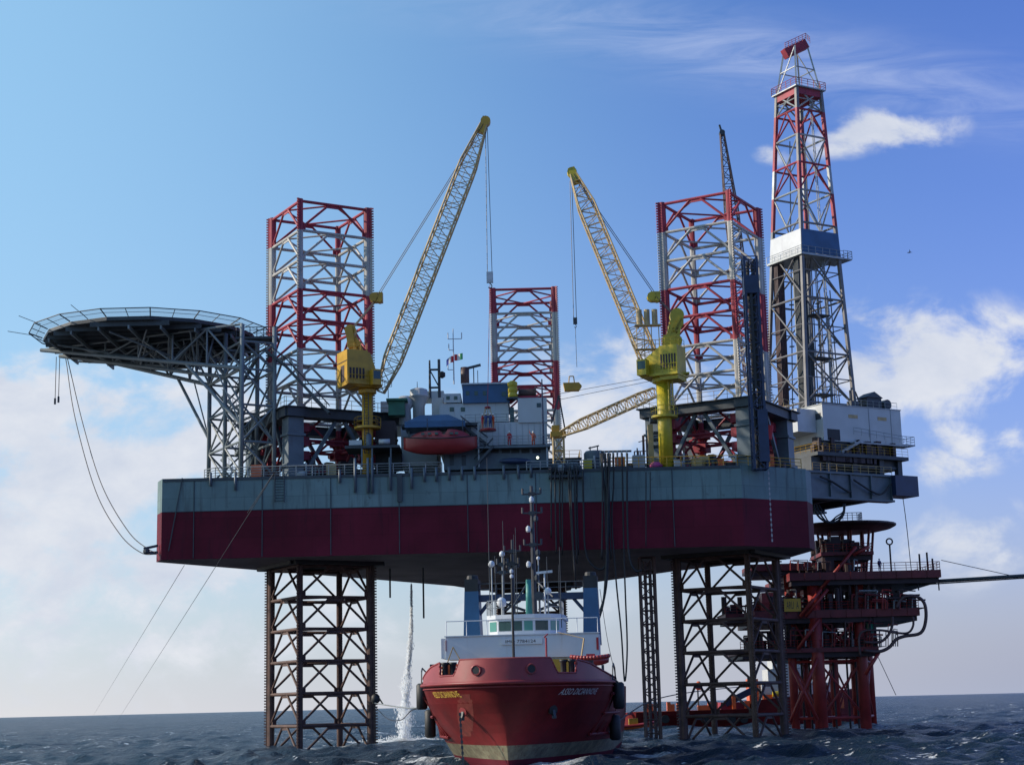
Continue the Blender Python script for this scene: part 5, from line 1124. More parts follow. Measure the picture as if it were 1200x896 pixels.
# ================================================================== fixed production platform behind
def production_platform():
    root = empty('production_platform', at(970, 800, 248)*[1,1,0], 'dark red fixed production platform on round legs, behind the right side of the rig', 'platform')
    pr, pk = M['pred'], M['pdk']
    def deckz(px, py, Y): return at(px, py, Y)[2]
    Y0 = 240
    cols = [(930, 243, .62), (960, 241, .95), (1012, 242, .82), (944, 257, .6), (978, 257, .7), (1003, 258, .7), (1021, 258, .5)]
    ztop = deckz(960, 672, 241)
    for (px, Y, r0) in cols:
        p = at(px, 800, Y); mb = MB(); mb.tube((p[0], Y, -4), (p[0], Y, ztop), r0, 16); mb.build('leg', pr, root, True)
    XY = [(at(px, 800, Y)[0], Y) for px, Y, _ in cols]
    mb = MB()
    for (i, j) in ((0,1),(1,2),(3,4),(4,5),(0,3),(2,6),(1,4)):
        a, b = XY[i], XY[j]
        for (za, zb_) in ((1.5, 9.5), (9.5, 16)):
            mb.tube((*a, za), (*b, zb_), .17, 6); mb.tube((*b, za), (*a, zb_), .17, 6); mb.tube((*a, zb_), (*b, zb_), .2, 6)
        mb.tube((*a, 1.5), (*b, 1.5), .22, 6)
    mb.build('jacket_bracing', pr, root)
    def deck(x0, x1, yt, yb, Y, dep, nm='deck', rail=True, mat=M['dred'], rx0=None):
        mb = MB(); xa, xb, za, zb_ = slab(mb, x0, x1, yt, yb, Y, dep)
        for k in range(int((xb-xa)/2.2)+1): x = xa+k*2.2; mb.bx(x, x+.16, Y-.12, Y-.003, za, zb_)
        mb.build(nm, mat, root)
        mb = MB(); mb.bx(xa+.3, xb-.3, Y+.6, Y+dep-.6, za-.7, za-.003); mb.build('deck_girder', pk, root)
        if rail:
            r0 = xa if rx0 is None else at(rx0, (yt+yb)/2, Y)[0]
            mb = MB(); mb.rail([(r0, Y+.1, zb_), (xb-.1, Y+.1, zb_), (xb-.1, Y+dep-.2, zb_)], 1.15, 1.7, .045, 3); mb.build('railing', pr, root)
        return xa, xb, za, zb_
    d1 = deck(868, 1030, 759, 764, Y0, 18); d2 = deck(884, 1078, 714, 723, Y0, 22); d3_ = deck(925, 1103, 669, 678, Y0-1, 24, rx0=1010)
    d4 = deck(962, 1024, 646, 650, Y0+1, 9); deck(880, 958, 660, 668, Y0+2, 10, rail=False)
    d0 = deck(850, 935, 718, 724, Y0+2, 10)
    # helideck of the platform
    c = at(990, 616, 250); mb = MB(); mb.lathe((c[0], c[1], c[2]-.5), [(4.5,-.55),(6.8,-.1),(7.6,.3),(7.6,.55),(6.6,.57)], 24); mb.build('helideck_plate', pk, root)
    mb = MB()
    for k in range(8): a = k*math.pi/4; mb.tube((c[0]+4.2*math.cos(a), c[1]+4.2*math.sin(a), c[2]-1.0), (c[0]+3.4*math.cos(a), c[1]+2.2*math.sin(a), d3_[3]), .2, 6)
    for k in range(4): a = k*math.pi/2; mb.tube((c[0]+2.5*math.cos(a), c[1]+2.5*math.sin(a), c[2]-.5), (c[0]+2.5*math.cos(a), c[1]+2.5*math.sin(a), d3_[3]), .3, 6)
    mb.build('helideck_support', M['dred'], root)
    mb = MB(); q = at(988, 611, 244)+[0, 0, .2]; mb.rail([q, q+[2.8, 0, 0], q+[2.8, 2.5, 0]], 1.1, .7, .05, 3); mb.build('railing', M['mgrey'], root)
    # modules and machinery between the decks
    R2 = random.Random(11)
    def clutter(x0, x1, Y, z, hmax, n, nm):
        mb = MB(); mb.bx(x0-.2, x1+2.2, Y+.3, Y+9.8, z+.004, z+.06)
        for k in range(n):
            x = R2.uniform(x0, x1); y = R2.uniform(Y+.4, Y+9); h = R2.uniform(.6, hmax); w_ = R2.uniform(.3, 1.5)
            if k % 3 == 0: mb.tube((x, y, z), (x, y, z+h), R2.uniform(.12, .5), 8)
            elif k % 3 == 1: mb.bx(x, x+w_, y, y+1.0, z, z+h*.8)
            else: mb.tube((x, y, z+h*.6), (x+w_*2.2, y, z+h*.6), .13, 6); mb.tube((x, y, z), (x, y, z+h*.6), .1, 6)
        mb.build(nm, pk, root)
    clutter(d2[0]+1, d2[1]-1, Y0, d2[3], 3.4, 170, 'process_machinery'); clutter(d3_[0]+1, at(1012, 660, Y0)[0], Y0, d3_[3], 2.3, 60, 'process_machinery')
    clutter(d4[0]+.3, d4[1]-3, Y0+1, d4[3], 3.2, 46, 'process_machinery'); clutter(d1[0]+1, d1[1]-1, Y0, d1[3], 4.2, 130, 'process_machinery')
    clutter(d0[0], d0[1]-1, Y0+2, d0[3], 3.0, 26, 'process_machinery')
    for (x0, x1, yt, yb, Y) in ((893,909,694,717,241),(942,956,690,713,247),(968,1000,655,668,244)):
        mb = MB(); slab(mb, x0, x1, yt, yb, Y, 3); mb.build('module', pr, root)
    for (px, ) in ((928,),(937,),(946,),(952,),(974,),(990,),(1000,)):
        p = at(px, 740, 246); mb = MB(); mb.tube((p[0], 246, d1[3]-12), (p[0], 246, d2[2]), .16, 6); mb.build('riser', pk, root)
    for (a, b) in (((935,760),(960,725)),((938,722),(962,690)),((944,722),(970,690)),((962,690),(1003,640)),((1000,650),(1018,640)),((925,775),(958,843)),((958,770),(925,848)),((1030,764),(1014,790))):
        mb = MB(); mb.tube(at(*a, Y0-.6), at(*b, Y0-.6), .26, 8); mb.build('diagonal_brace', pr, root, True)
    # dark posts, paired and single, between the platform decks
    mb = MB(); z0, z1 = d1[3], d2[2]
    for px in (905, 915, 1020): p = at(px, 740, Y0+.5); mb.tube((p[0],Y0+.5,z0), (p[0],Y0+.5,z1), .12, 6); mb.tube((p[0]+.6,Y0+.5,z0), (p[0]+.6,Y0+.5,z1), .12, 6)
    z0, z1 = d2[3], d3_[2]
    for px in (955, 962, 985, 996, 1004, 1018): p = at(px, 700, Y0+.5); mb.tube((p[0],Y0+.5,z0), (p[0],Y0+.5,z1), .22, 6)
    mb.bx(d2[0], d2[1], Y0+.4, Y0+.6, d2[3]+.02, d2[3]+.12); mb.bx(d1[0], d1[1], Y0+.4, Y0+.6, d1[3]+.02, d1[3]+.12)
    mb.build('deck_post', pk, root)
    # small bore pipework along the deck fronts
    for (xa_, xb_, za_, zb2, Yp, cnt) in ((998,1074,690,713,Y0-.5,22),(1000,1052,726,757,Y0-.4,18),(925,1000,727,757,Y0-.5,15),(905,960,690,713,Y0+1,10),(925,1005,655,668,Y0-1.3,13),(930,1040,690,713,Y0+12,14)):
        for k in range(cnt):
            px = R2.uniform(xa_, xb_); y1 = R2.uniform(za_, zb2-8); y2 = R2.uniform(y1+6, zb2); ex_ = min(xb_, px+R2.uniform(4, 22)); yy_ = Yp+R2.uniform(0, .9)
            P = [at(px, zb2, yy_), at(px, y2, yy_), at(px, y1, yy_), at(ex_, y1+1, yy_)] if k % 3 else [at(px, y1, yy_), at(ex_, y1, yy_), at(ex_, zb2, yy_)]
            mb = MB(); mb.path(P, R2.uniform(.05, .14), 6); mb.build('small_pipe', (pr, M['brn'], M['mgrey'], M['dred'])[k % 4], root)
    # curved export pipes on the right
    for pts, r0 in (([(1050,712),(1058,700),(1072,698),(1083,706),(1085,725),(1079,741),(1060,745),(1050,749),(1042,758),(1030,763),(1012,762)],.24),([(1012,752),(1030,752),(1040,745),(1045,735),(1046,722)],.2),([(1008,770),(1008,742),(1030,738),(1050,741),(1064,741),(1070,733),(1070,722)],.16)):
        pipe_curve([at(x, y, Y0-.9) for x, y in pts], r0, 8, 5).build('export_pipe', M['brn'], root, True)
    # exhaust ring post and small posts
    p = at(1045, 667, Y0); zt_ = at(1045, 638, Y0)[2]; mb = MB(); mb.tube((p[0],Y0+.3,d3_[3]), (p[0],Y0+.3,zt_), .13, 6)
    for k in range(10): a0, a1 = k*math.pi/5, (k+1)*math.pi/5; mb.tube((p[0]+.45*math.cos(a0),Y0+.3,zt_+.5+.45*math.sin(a0)), (p[0]+.45*math.cos(a1),Y0+.3,zt_+.5+.45*math.sin(a1)), .12, 6)
    mb.build('ring_post', pk, root)
    for px, h in ((1079, 2.4), (1088, 2.6), (1094, 1.7)): q = at(px, 667, Y0); mb = MB(); mb.tube((q[0],Y0+.3,d3_[3]), (q[0],Y0+.3,d3_[3]+h), .14, 6); mb.build('bollard_post', pk, root)
    mb = MB(); p = at(1020, 742, Y0+1); mb.tube((p[0],Y0+1,d1[3]), (p[0],Y0+1,d1[3]+3.4), .5, 12); mb.build('green_vessel', M['green'], root, True)
    return d3_, d2
pd3, pd2 = production_platform()
rt = empty('flare_boom', at(1090, 681, 241), 'long grey pipe boom reaching from the platform out of the right edge', 'boom')
mb = MB(); mb.tube(at(1060, 683, 241), at(1330, 666, 241), .26, 10); mb.tube(at(1060, 686, 241.3), at(1200, 677, 241.3), .1, 6); mb.build('pipe', M['dgrey'], rt, True)
mb = MB(); mb.tube(at(1103, 656, 239.4), at(1185, 674, 241), .05, 4); mb.build('stay_rope', M['rope'], rt)
for px in (1076, 1100): mb = MB(); q = at(px, 684, 241); mb.tube(q+[0,0,-.9], q+[0,0,.9], .1, 6); mb.build('hanger', M['dgrey'], rt)
cable('platform_line', [at(1057,575,238), at(1062,612,238.5), at(1068,668,239)], .06, 'thin line from the blue cantilever box down to the platform deck')
cable('platform_line', [at(1027,765,239.5), at(1050,814,238)], .05, 'thin line slanting from the lower platform deck to the sea')
# name board
rt = empty('name_board', at(929, 709, 239.5), 'yellow name board with black letters on the red platform', 'sign')
mb = MB(); xa, xb, za, zb_ = slab(mb, 919, 938.5, 701, 716, 239.6, .12); mb.build('board', M['signy'], rt)
def text_mesh(s_, mat, mapping, name='lettering', parent=None, size=1.0, bold=.0):
    cu = bpy.data.curves.new('t', 'FONT'); cu.body = s_; cu.size = size; cu.resolution_u = 2; cu.extrude = 0; cu.offset = bold
    o = bpy.data.objects.new('t', cu); COL.objects.link(o); dg = bpy.context.evaluated_depsgraph_get(); me = bpy.data.meshes.new_from_object(o.evaluated_get(dg)); bpy.data.objects.remove(o)
    xs = [v.co.x for v in me.vertices]; ys = [v.co.y for v in me.vertices]; x0, x1, y0, y1 = min(xs), max(xs), min(ys), max(ys)
    mb = MB(); mb.add([mapping((v.co.x-x0)/(x1-x0), (v.co.y-y0)/(y1-y0)) for v in me.vertices], [list(p.vertices) for p in me.polygons])
    return mb.build(name, mat, parent)
text_mesh('ARU  A', M['letblk'], lambda u, v: (xa+.3+(xb-xa-.6)*u, 239.59, za+.35+(zb_-za-.75)*v), 'lettering', rt)
mb = MB()
for x in (xa+.3, xb-.4): mb.bx(x, x+.12, 239.75, 240.2, za-.4, zb_-.2)
mb.build('bracket', M['pdk'], rt)
q = at(1031, 667, 239.6); person((q[0], 239.6, pd3[3]), R(20), 'person in dark coverall standing at the railing of the platform deck', 'covb', 'stand')
# ================================================================== red vessel beyond the rig
def far_vessel():
    Y = 296; root = empty('anchor_handling_vessel', (at(880, 845, Y)[0], Y, 0), 'long red offshore vessel lying behind the right leg, white superstructure', 'ship')
    x0 = at(728, 850, Y)[0]; x1 = at(1026, 850, Y)[0]; n = 40; rows = []
    zs = lambda t: 2.6+.5*t if t < .45 else 2.8+2.1*((t-.45)/.55)**1.1+ (1.2 if t > .52 else 0)
    for k in range(n+1):
        t = k/n; x = x0+(x1-x0)*t; w_ = 6.5*(min(1, (1-t)/.22))**.6*(min(1, (t+.04)/.08)); z1 = zs(t)
        rake = lambda z: (z/7.5)*3.0*max(0, (t-.85)/.15)-3.2*max(0, (t-.85)/.15)
        rows.append([(x+rake(z), Y+sg*w_*(.78+.22*min(1, max(0, z/3))), z) for sg, z in ((-1, z1), (-1, 3*.5), (-1, -.6), (1, -.6), (1, 1.5), (1, z1))])
    mb = MB(); vs = sum(rows, []); fs = [(i*6+k, i*6+k+1, (i+1)*6+k+1, (i+1)*6+k) for i in range(n) for k in range(5)]+[(i*6+5, i*6, (i+1)*6, (i+1)*6+5) for i in range(n)]+[(0,5,4,3,2,1), tuple(n*6+k for k in range(6))]
    mb.add(vs, fs); mb.build('hull', M['sred'], root)
    def b(nm, mt, *q): mb = MB(); slab(mb, *q); mb.build(nm, M[mt], root)
    b('superstructure', 'wht', 893, 975, 800, 826, 292, 8); b('superstructure', 'wht', 900, 962, 783, 799.6, 292.6, 7); b('wheelhouse', 'wht', 905, 948, 768, 782.6, 293, 6)
    b('window', 'glass', 907, 946, 772, 777, 292.95, .05); b('funnel', 'orange', 878, 889, 795, 824, 293, 4); b('deck_house', 'red', 845, 890, 822, 836, 292, 8)
    b('cargo_rail', 'red', 735, 860, 833, 836, 290.2, .4)
    for px in (918, 930): p = at(px, 780, 294); mb = MB(); mb.tube(p, (p[0], 294, at(px, 745, 294)[2]), .22, 8); mb.build('mast', M['swht'], root)
    mb = MB(); mb.beam(at(850, 824, 292), at(886, 806, 292), .8, 1.1); mb.build('crane_boom', M['navy'], root)
    p = at(819, 838, 292); mb = MB(); mb.tube(p, (p[0], 292, at(819, 808, 292)[2]), .15, 6); mb.build('mast', M['dgrey'], root)
    mb = MB(); mb.lathe(at(819, 808, 292), [(.3,0),(.65,.3),(.65,1.0),(.2,1.5)], 10); mb.build('beacon', M['orange'], root)
    for k, px in enumerate((780, 800, 826, 858, 872)): p = at(px, 842, 289.3); mb = MB(); mb.tube((p[0],289.3,p[2]), (p[0],289.9,p[2]), .7, 12); mb.build('tyre_fender', M['black'], root)
    R3 = random.Random(4); mb = MB(); mb.bx(at(740,834,291)[0], at(990,834,291)[0], 291.1, 292.6, 2.5, 2.75)
    for k in range(22): px = R3.uniform(745, 985); q = at(px, 834, 291); mb.bx(q[0], q[0]+R3.uniform(.5, 2), 291, 292.5, 2.7, 3.2+R3.uniform(.3, 2.2))
    mb.build('deck_cargo', M['orange'], root)
    for px, z, mt in ((905, 5.2, 'lyel'), (941, 7.0, 'wht'), (958, 4.6, 'lyel')): p = at(px, 820, 291.5); mb = MB(); mb.tube((p[0],290.8,z), (p[0]+1.8,290.8,z), .5, 10); mb.build('liferaft', M[mt], root)
far_vessel()
def small_boat():
    Y = 262; c = at(746, 848, Y); c[2] = 0; root = empty('workboat', c, 'small bright orange workboat between the supply ship and the slim tower', 'boat')
    rows = []; 
    for k in range(15):
        t = k/14; x = c[0]-2.6+5.4*t; w_ = 1.1*(min(1, (1-t)/.3))**.6 if t > .7 else 1.1; z1 = .75+.5*t*t; rows.append([(x, Y-w_, z1), (x, Y-w_*.8, -.2), (x, Y+w_*.8, -.2), (x, Y+w_, z1)])
    mb = MB(); mb.add(sum(rows, []), [(i*4+k, i*4+k+1, (i+1)*4+k+1, (i+1)*4+k) for i in range(14) for k in range(3)]+[(i*4+3, i*4, (i+1)*4, (i+1)*4+3) for i in range(14)]+[(0,3,2,1)]); mb.build('hull', M['orange'], root)
    mb = MB(); mb.path([r_[0] for r_ in rows], .22, 8); mb.path([r_[3] for r_ in rows], .22, 8); mb.build('collar', M['lifeb'], root)
    mb = MB(); mb.bx(c[0]-1.2, c[0]+.2, Y-.5, Y+.5, .7, 1.9); mb.build('console', M['lyel'], root)
small_boat()
# ================================================================== supply ship, bow on
def supply_ship():
    A0 = -R(4.9); o = np.array([-1.15, 121.6, 0]); root = empty('supply_ship', o, 'red supply ship seen bow on with white bridge and two blue funnels', 'ship', A0)
    T = lambda: MB(o, A0)
    zl = np.array([-1.5, .45, 1.75, 3.0, 4.6, 6.05]); W = np.array([6.4, 6.95, 7.2, 7.4, 7.5, 7.55]); s0 = np.array([3.6, 2.5, 1.9, 1.3, .5, 0]); Ls = np.array([27, 24, 21, 18.5, 15.5, 13.0]); q_ = np.array([.98, .90, .80, .70, .58, .50]); p_ = np.array([1.5, 1.6, 1.7, 1.8, 1.9, 2.0])
    def hp(z, s_, sg):
        f = lambda arr: float(np.interp(z, zl, arr)); u = min(1, max(0, (s_-f(s0))/f(Ls))); return np.array([sg*f(W)*max(0, 1-(1-u)**f(p_))**f(q_), s_, z])
    def ringpts(z, smax, n=44, off=0.0):
        st = float(np.interp(z, zl, s0)); out = []
        for k in range(-n, n+1):
            v = abs(k)/n; s_ = st+(smax-st)*v**2.1; q = hp(z, s_, -1 if k < 0 else 1)
            if off:
                a = hp(z, s_+.05, -1 if k < 0 else 1)-q; nn = nrm((abs(a[1])*(-1 if k < 0 else 1), -abs(a[0]), 0)) if k else np.array([0, -1., 0]); q = q+nn*off
            out.append(q)
        return out
    L = 58; zz = [-1.5, -.5, .45, 1.0, 1.5, 2.4, 3.0, 3.8, 4.6, 5.3, 6.05]; vs = []; fs = []; mi = []
    rings = [ringpts(z, L) for z in zz]; m_ = len(rings[0])
    mb = T()
    for k in range(len(zz)-1):
        mb.mi = 2 if zz[k] < .4 else (1 if zz[k] < 1.45 else 0)
        mb.add(rings[k]+rings[k+1], [(i, i+1, m_+i+1, m_+i) for i in range(m_-1)])
    mb.mi = 0; mb.add(rings[-1], [tuple(range(m_))]); mb.add([r_[0] for r_ in rings]+[r_[-1] for r_ in rings], [tuple(list(range(len(rings)))+list(range(2*len(rings)-1, len(rings)-1, -1)))])
    hull = mb.build('hull', [M['sred'], M['boot'], M['hullred']], root, False)
    for p in hull.data.polygons: p.use_smooth = len(p.vertices) == 4
    # rubbing strakes
    for z, r0, of in ((6.02, .13, .06), (5.72, .05, .03)):
        mb = pipe_curve([rz(A0) @ p + o for p in ringpts(z, 26, 40, of)], r0, 8, 2); mb.build('rubbing_strake', M['sredd'], root, True)
    # bulwark with openings
    def toph(x):
        x = abs(x)
        for (a, b, h0, h1) in ((0, 3.45, 7.72, 7.72), (3.45, 3.85, 7.72, 6.6), (3.85, 5.15, 6.6, 6.6), (5.15, 5.3, 6.6, 7.6), (5.3, 6.2, 7.6, 7.35), (6.2, 7.7, 7.35, 6.35), (7.7, 9, 6.35, 6.3)):
            if x <= b: return h0+(h1-h0)*(x-a)/(b-a)
        return 6.3
    def bul(v, h, inn):
        s_ = 22*v**2.0; return s_
    n = 130; lo = []; hi = []; li = []; hi2 = []
    for k in range(-n, n+1):
        v = abs(k)/n; sg = -1 if k < 0 else 1; s_ = 20*v**2.2; q = hp(6.05, s_, sg); h = toph(q[0]); up = q*[.965, 1, 1]+[0, .12+.18*(1-v), 0]; fr = (h-6.05)/1.67; t = q+(up-q)*fr; t[2] = h
        lo.append(q+[0, 0, .0]); hi.append(t); li.append(q*[.98, 1, 1]+[0, .18, .0]); hi2.append(t*[.98, 1, 1]+[0, .18, 0])
    m2 = 2*n+1; mb = T(); mb.add(lo+hi+hi2+li, [(j*m2+i, j*m2+i+1, (j+1)*m2+i+1, (j+1)*m2+i) for j in range(3) for i in range(m2-1)]); mb.build('bulwark', M['sredd'], root)
    mb = T(); mb.path([np.array(p)+[0,.08,.02] for p in hi], .09, 6); mb.build('bulwark_cap', M['sredd'], root, True)
    for sg in (-1, 1):
        for x, s_ in ((2.0, .42), ):
            y = float(np.interp(x, [abs(hp(6.05, s, 1)[0]) for s in np.linspace(0, 6, 60)], np.linspace(0, 6, 60)))
            c = np.array([sg*x, y+.12, 6.95]); nn = nrm((sg*.28, -1, 0)); mb = T(); 
            for k in range(14): a0, a1 = k*2*math.pi/14, (k+1)*2*math.pi/14; t = np.array([-nn[1], nn[0], 0]); mb.tube(c+nn*.1+t*.34*math.cos(a0)+[0,0,.34*math.sin(a0)], c+nn*.1+t*.34*math.cos(a1)+[0,0,.34*math.sin(a1)], .07, 5)
            fl = mb.build('mooring_hole', M['sredd'], root); mb = T(); mb.tube(c+nn*.13, c+nn*.09, .31, 14); mb.build('opening', M['black'], fl)
        for x in (4.15, 4.75):
            mb = T(); mb.lathe((sg*x, 4.0, 6.05), [(.25,0),(.22,.1),(.22,1.35),(.3,1.45),(.3,1.6)], 10); mb.build('bitt', M['black'], root, True)
        mb = T(); mb.bx(sg*5.9-.35, sg*5.9+.35, 6.5, 7.6, 6.05, 7.6); mb.build('bitt', M['black'], root)
    # fenders, guard frames
    for sg, ss in ((-1, ((14.5, 4.2, 6.3), (17.5, 1.9, 4.2))), (1, ((13.2, 3.9, 6.0), (17.0, 1.4, 3.4)))):
        for (s_, z0, z1) in ss:
            q = hp((z0+z1)/2, s_, sg); x = q[0]+sg*.52; mb = T(); mb.lathe((x, s_, z0), [(.3,0),(.46,.15),(.46,z1-z0-.15),(.3,z1-z0)], 14); mb.build('fender', M['black'], root, True)
            mb = T(); mb.tube((q[0], s_, z1+.3), (x, s_, z1), .06, 5); mb.build('fender_chain', M['dgrey'], root)
        mb = T()
        for s_ in (12.2, 13.6, 15.6, 18.5): a, b = hp(1.9, s_, sg)+[sg*.15,0,0], hp(5.2, s_, sg)+[sg*.15,0,0]; mb.tube(a, b, .13, 6)
        for z in (2.0, 3.6, 5.1): mb.path([hp(z, s_, sg)+[sg*.16,0,0] for s_ in np.linspace(11.8, 24, 8)], .12, 6)
        mb.build('fender_frame', M['sred'], root)
        mb = T(); mb.path([hp(6.05, s_, sg)+[sg*.1, 0, .1+h] for s_, h in ((11, 0), (11.3, 1.0), (12.0, 1.3), (14.5, 1.0), (16, .1))], .06, 6); mb.build('side_rail', M['dgrey'], root)
    # anchors
    for sg in (-1, 1):
        s_ = float(np.interp(3.25, [abs(hp(4.0, s, 1)[0]) for s in np.linspace(.7, 8, 90)], np.linspace(.7, 8, 90))); q = hp(4.0, s_, sg); nn = nrm((sg*.6, -.8, -.15))
        mb = T(); mb.tube(q-nn*.2, q+nn*.22, .36, 12); ho = mb.build('hawse_pipe', M['black'] if sg > 0 else M['sredd'], root)
        mb = T(); mb.beam(q+nn*.15, q+nn*.3+[0,0,-.55], .22, .22); mb.beam(q+nn*.27+[-.16,0,-.5], q+nn*.27+[.16,0,-.5], .2, .2); mb.build('anchor', M['dgrey'], root)
        if sg < 0:
            mb = T(); p0 = q+nn*.5
            for k in range(24): mb.box(p0+[0.012*k, -.02*k, -.1-.2*k], (.07 if k % 2 else .17, .17 if k % 2 else .07, .23))
            mb.build('anchor_chain', M['dgrey'], root)
    # worn patches of primer round the hawse
    mb = T(); P = []
    for (z, x) in ((5.0, 3.3), (4.2, 4.3), (2.6, 3.2), (1.9, 2.6), (4.2, 2.5)): 
        s_ = float(np.interp(x, [abs(hp(z, s, 1)[0]) for s in np.linspace(.5, 9, 90)], np.linspace(.5, 9, 90))); P.append(hp(z, s_, -1))
    for sg in (-1,):
        mb = T(); G_ = []
        for a in range(9):
            for b in range(9):
                u, v = a/8*2-1, b/8*2-1; z = 3.7+1.55*v; x = 3.25+.75*u*(1-.25*abs(v))-.25*v; z = min(5.3, z)
                s_ = float(np.interp(x, [abs(hp(z, s, 1)[0]) for s in np.linspace(.5, 9, 90)], np.linspace(.5, 9, 90))); q = hp(z, s_, sg); G_.append(q+nrm((sg*.6, -.8, 0))*.012)
        mb.add(G_, [(a*9+b, a*9+b+1, a*9+b+10, a*9+b+9) for a in range(8) for b in range(8) if (a-3.5)**2+(b-3.5)**2 < 17+((a*7+b*3) % 5)])
        mb.build('worn_patch', M['primer'], root, True)
    # names
    for sg, mt in ((-1, 'letyel'), (1, 'letwht')):
        ss = np.linspace(.25, 16, 500); pts = [hp(5.35, s, sg) for s in ss]; arc = np.concatenate([[0], np.cumsum([np.linalg.norm(b-a) for a, b in zip(pts[:-1], pts[1:])])]); xs = np.array([abs(p[0]) for p in pts])
        a_in, a_out = np.interp(3.5 if sg < 0 else 4.0, xs, arc), np.interp(5.95 if sg < 0 else 6.45, xs, arc)
        def mp(u, v, sg=sg, ss=ss, arc=arc, a_in=a_in, a_out=a_out):
            a = a_out+(a_in-a_out)*u if sg < 0 else a_in+(a_out-a_in)*u; s_ = np.interp(a, arc, ss); z = 5.05+.46*v; q = hp(z, s_, sg); t = hp(z, s_+.05, sg)-q; nn = nrm((sg*abs(t[1]), -abs(t[0]), 0)); return rz(A0) @ (q+nn*.035)+o
        text_mesh('ASSO DICIANNOVE', M[mt], mp, 'ship_name', root)
    # forecastle deck, house, bridge
    def bx(nm, mt, *a, par=root):
        mb = T(); mb.bx(*a); return mb.build(nm, M[mt], par)
    bx('forecastle_deck', 'deck', -7.0, 7.0, 9, 26, 6.06, 6.12)
    bx('deckhouse', 'swht', -5.3, 5.3, 17.4, 30, 6.13, 9.9)
    bx('bridge_wing', 'swht', -6.35, 6.35, 17.0, 20.5, 8.2, 10.05)
    bx('wing_end', 'swht', -6.75, -6.36, 17.1, 19.6, 8.3, 9.95); bx('side_light', 'red', -6.36, 0-6.3, 16.9, 16.99, 8.9, 9.8); bx('side_light', 'covr', 6.15, 6.34, 16.93, 16.99, 8.7, 9.7)
    bx('deck_edge', 'swht', -6.45, 6.45, 16.9, 17.38, 10.06, 10.14)
    poly = [(-3.15,22),(-3.0,20.0),(-2.2,19.0),(-.9,18.6),(.9,18.6),(2.2,19.0),(3.0,20.0),(3.15,22),(3.15,27),(-3.15,27)]
    mb = T(); mb.prism(poly, 9.95, 11.5); wh = mb.build('wheelhouse', M['swht'], root)
    mb = T(); mb.prism([(x*1.06, 18.4+(y-18.6)*1.0 if y < 20 else y) for x, y in poly], 11.51, 11.85); mb.build('wheelhouse_roof', M['swht'], root)
    segs = [((-3.0,20.0),(-2.2,19.0)),((-2.2,19.0),(-.9,18.6)),((-.9,18.6),(0,18.6)),((0,18.6),(.9,18.6)),((.9,18.6),(2.2,19.0)),((2.2,19.0),(3.0,20.0))]
    for i, (a, b) in enumerate(segs):
        a = np.array([*a, 0.]); b = np.array([*b, 0.]); t = b-a; nn = nrm((t[1], -t[0], 0))*.03; k0, k1 = .1, .9
        p, q2 = a+t*k0+nn, a+t*k1+nn; mb = T(); mb.add([p+[0,0,10.5], q2+[0,0,10.5], q2+[0,0,11.3], p+[0,0,11.3], p-nn*.6+[0,0,10.5], q2-nn*.6+[0,0,10.5], q2-nn*.6+[0,0,11.3], p-nn*.6+[0,0,11.3]], [(0,1,2,3),(7,6,5,4),(0,4,5,1),(2,6,7,3),(1,5,6,2),(0,3,7,4)])
        fr = mb.build('window', M['gglass' if i in (0, 3, 5) else 'glass'], wh)
    mb = T(); mb.rail([(-6.3,17.1,10.14),(-2.9,17.1,10.14)], 1.2, 1.7, .035, 1); mb.rail([(2.9,17.1,10.14),(6.3,17.1,10.14)], 1.2, 1.7, .035, 1); mb.tube((-6.3,17.1,11.34),(6.3,17.1,11.34),.04,5); mb.build('wing_railing', M['swht'], root)
    text_mesh('IMO 7784124', M['letblk'], lambda u, v: rz(A0) @ np.array([-1.35+2.5*u, 16.86, 9.42+.26*v])+o, 'registry_number', root)
    mb = T(); mb.bx(-1.7, 1.7, 16.88, 16.995, 9.3, 9.8); mb.build('number_panel', M['swht'], root)
    for x0, x1 in ((-4.2,-2.2),(2.0,3.9)): mb = T(); mb.bx(x0, x1, 15.6, 16.8, 6.13, 8.0); mb.build('deck_locker', M['yel'], root)
    for sg in (-1, 1):
        fx = sg*5.35; mb = T(); y0 = 27.5
        mb.add([(fx-.78,y0,9.5),(fx+.78,y0,9.5),(fx+.78,y0+2.6,9.5),(fx-.78,y0+2.6,9.5),(fx-.62,y0+.2,14.5),(fx+.62,y0+.2,14.5),(fx+.62,y0+2.4,14.5),(fx-.62,y0+2.4,14.5)], [(0,1,5,4),(1,2,6,5),(2,3,7,6),(3,0,4,7),(3,2,1,0)]); f = mb.build('funnel', M['sblue'], root)
        mb = T(); mb.bx(fx-.61, fx+.61, y0+.2, y0+2.4, 14.5, 15.6); mb.lathe((fx, y0+1.3, 15.6), [(.55,0),(.5,.35),(.4,.4)], 12); mb.build('funnel_cap', M['black'], f)
        mb = T(); mb.beam((fx-sg*.6, y0+1.3, 12.5), (fx-sg*1.6, y0+1.3, 13.7), .4, .3); mb.build('corner_gusset', M['navy'], root)
    bx('gantry_beam', 'navy', -4.9, 4.9, 28.3, 29.1, 13.6, 14.2)
    mb = T(); mb.rail([(-4.7,28.3,14.22),(4.7,28.3,14.22)], .95, 1.5, .05, 2); mb.build('gantry_railing', M['dgrey'], root)
    mb = T(); 
    for sg in (-1, 1): mb.tube((sg*.6,28.7,12.7),(sg*3.0,28.7,13.6),.14,6); mb.tube((sg*2.8,28.7,12.6),(sg*1.0,28.7,13.6),.1,6)
    mb.build('gantry_brace', M['dgrey'], root)
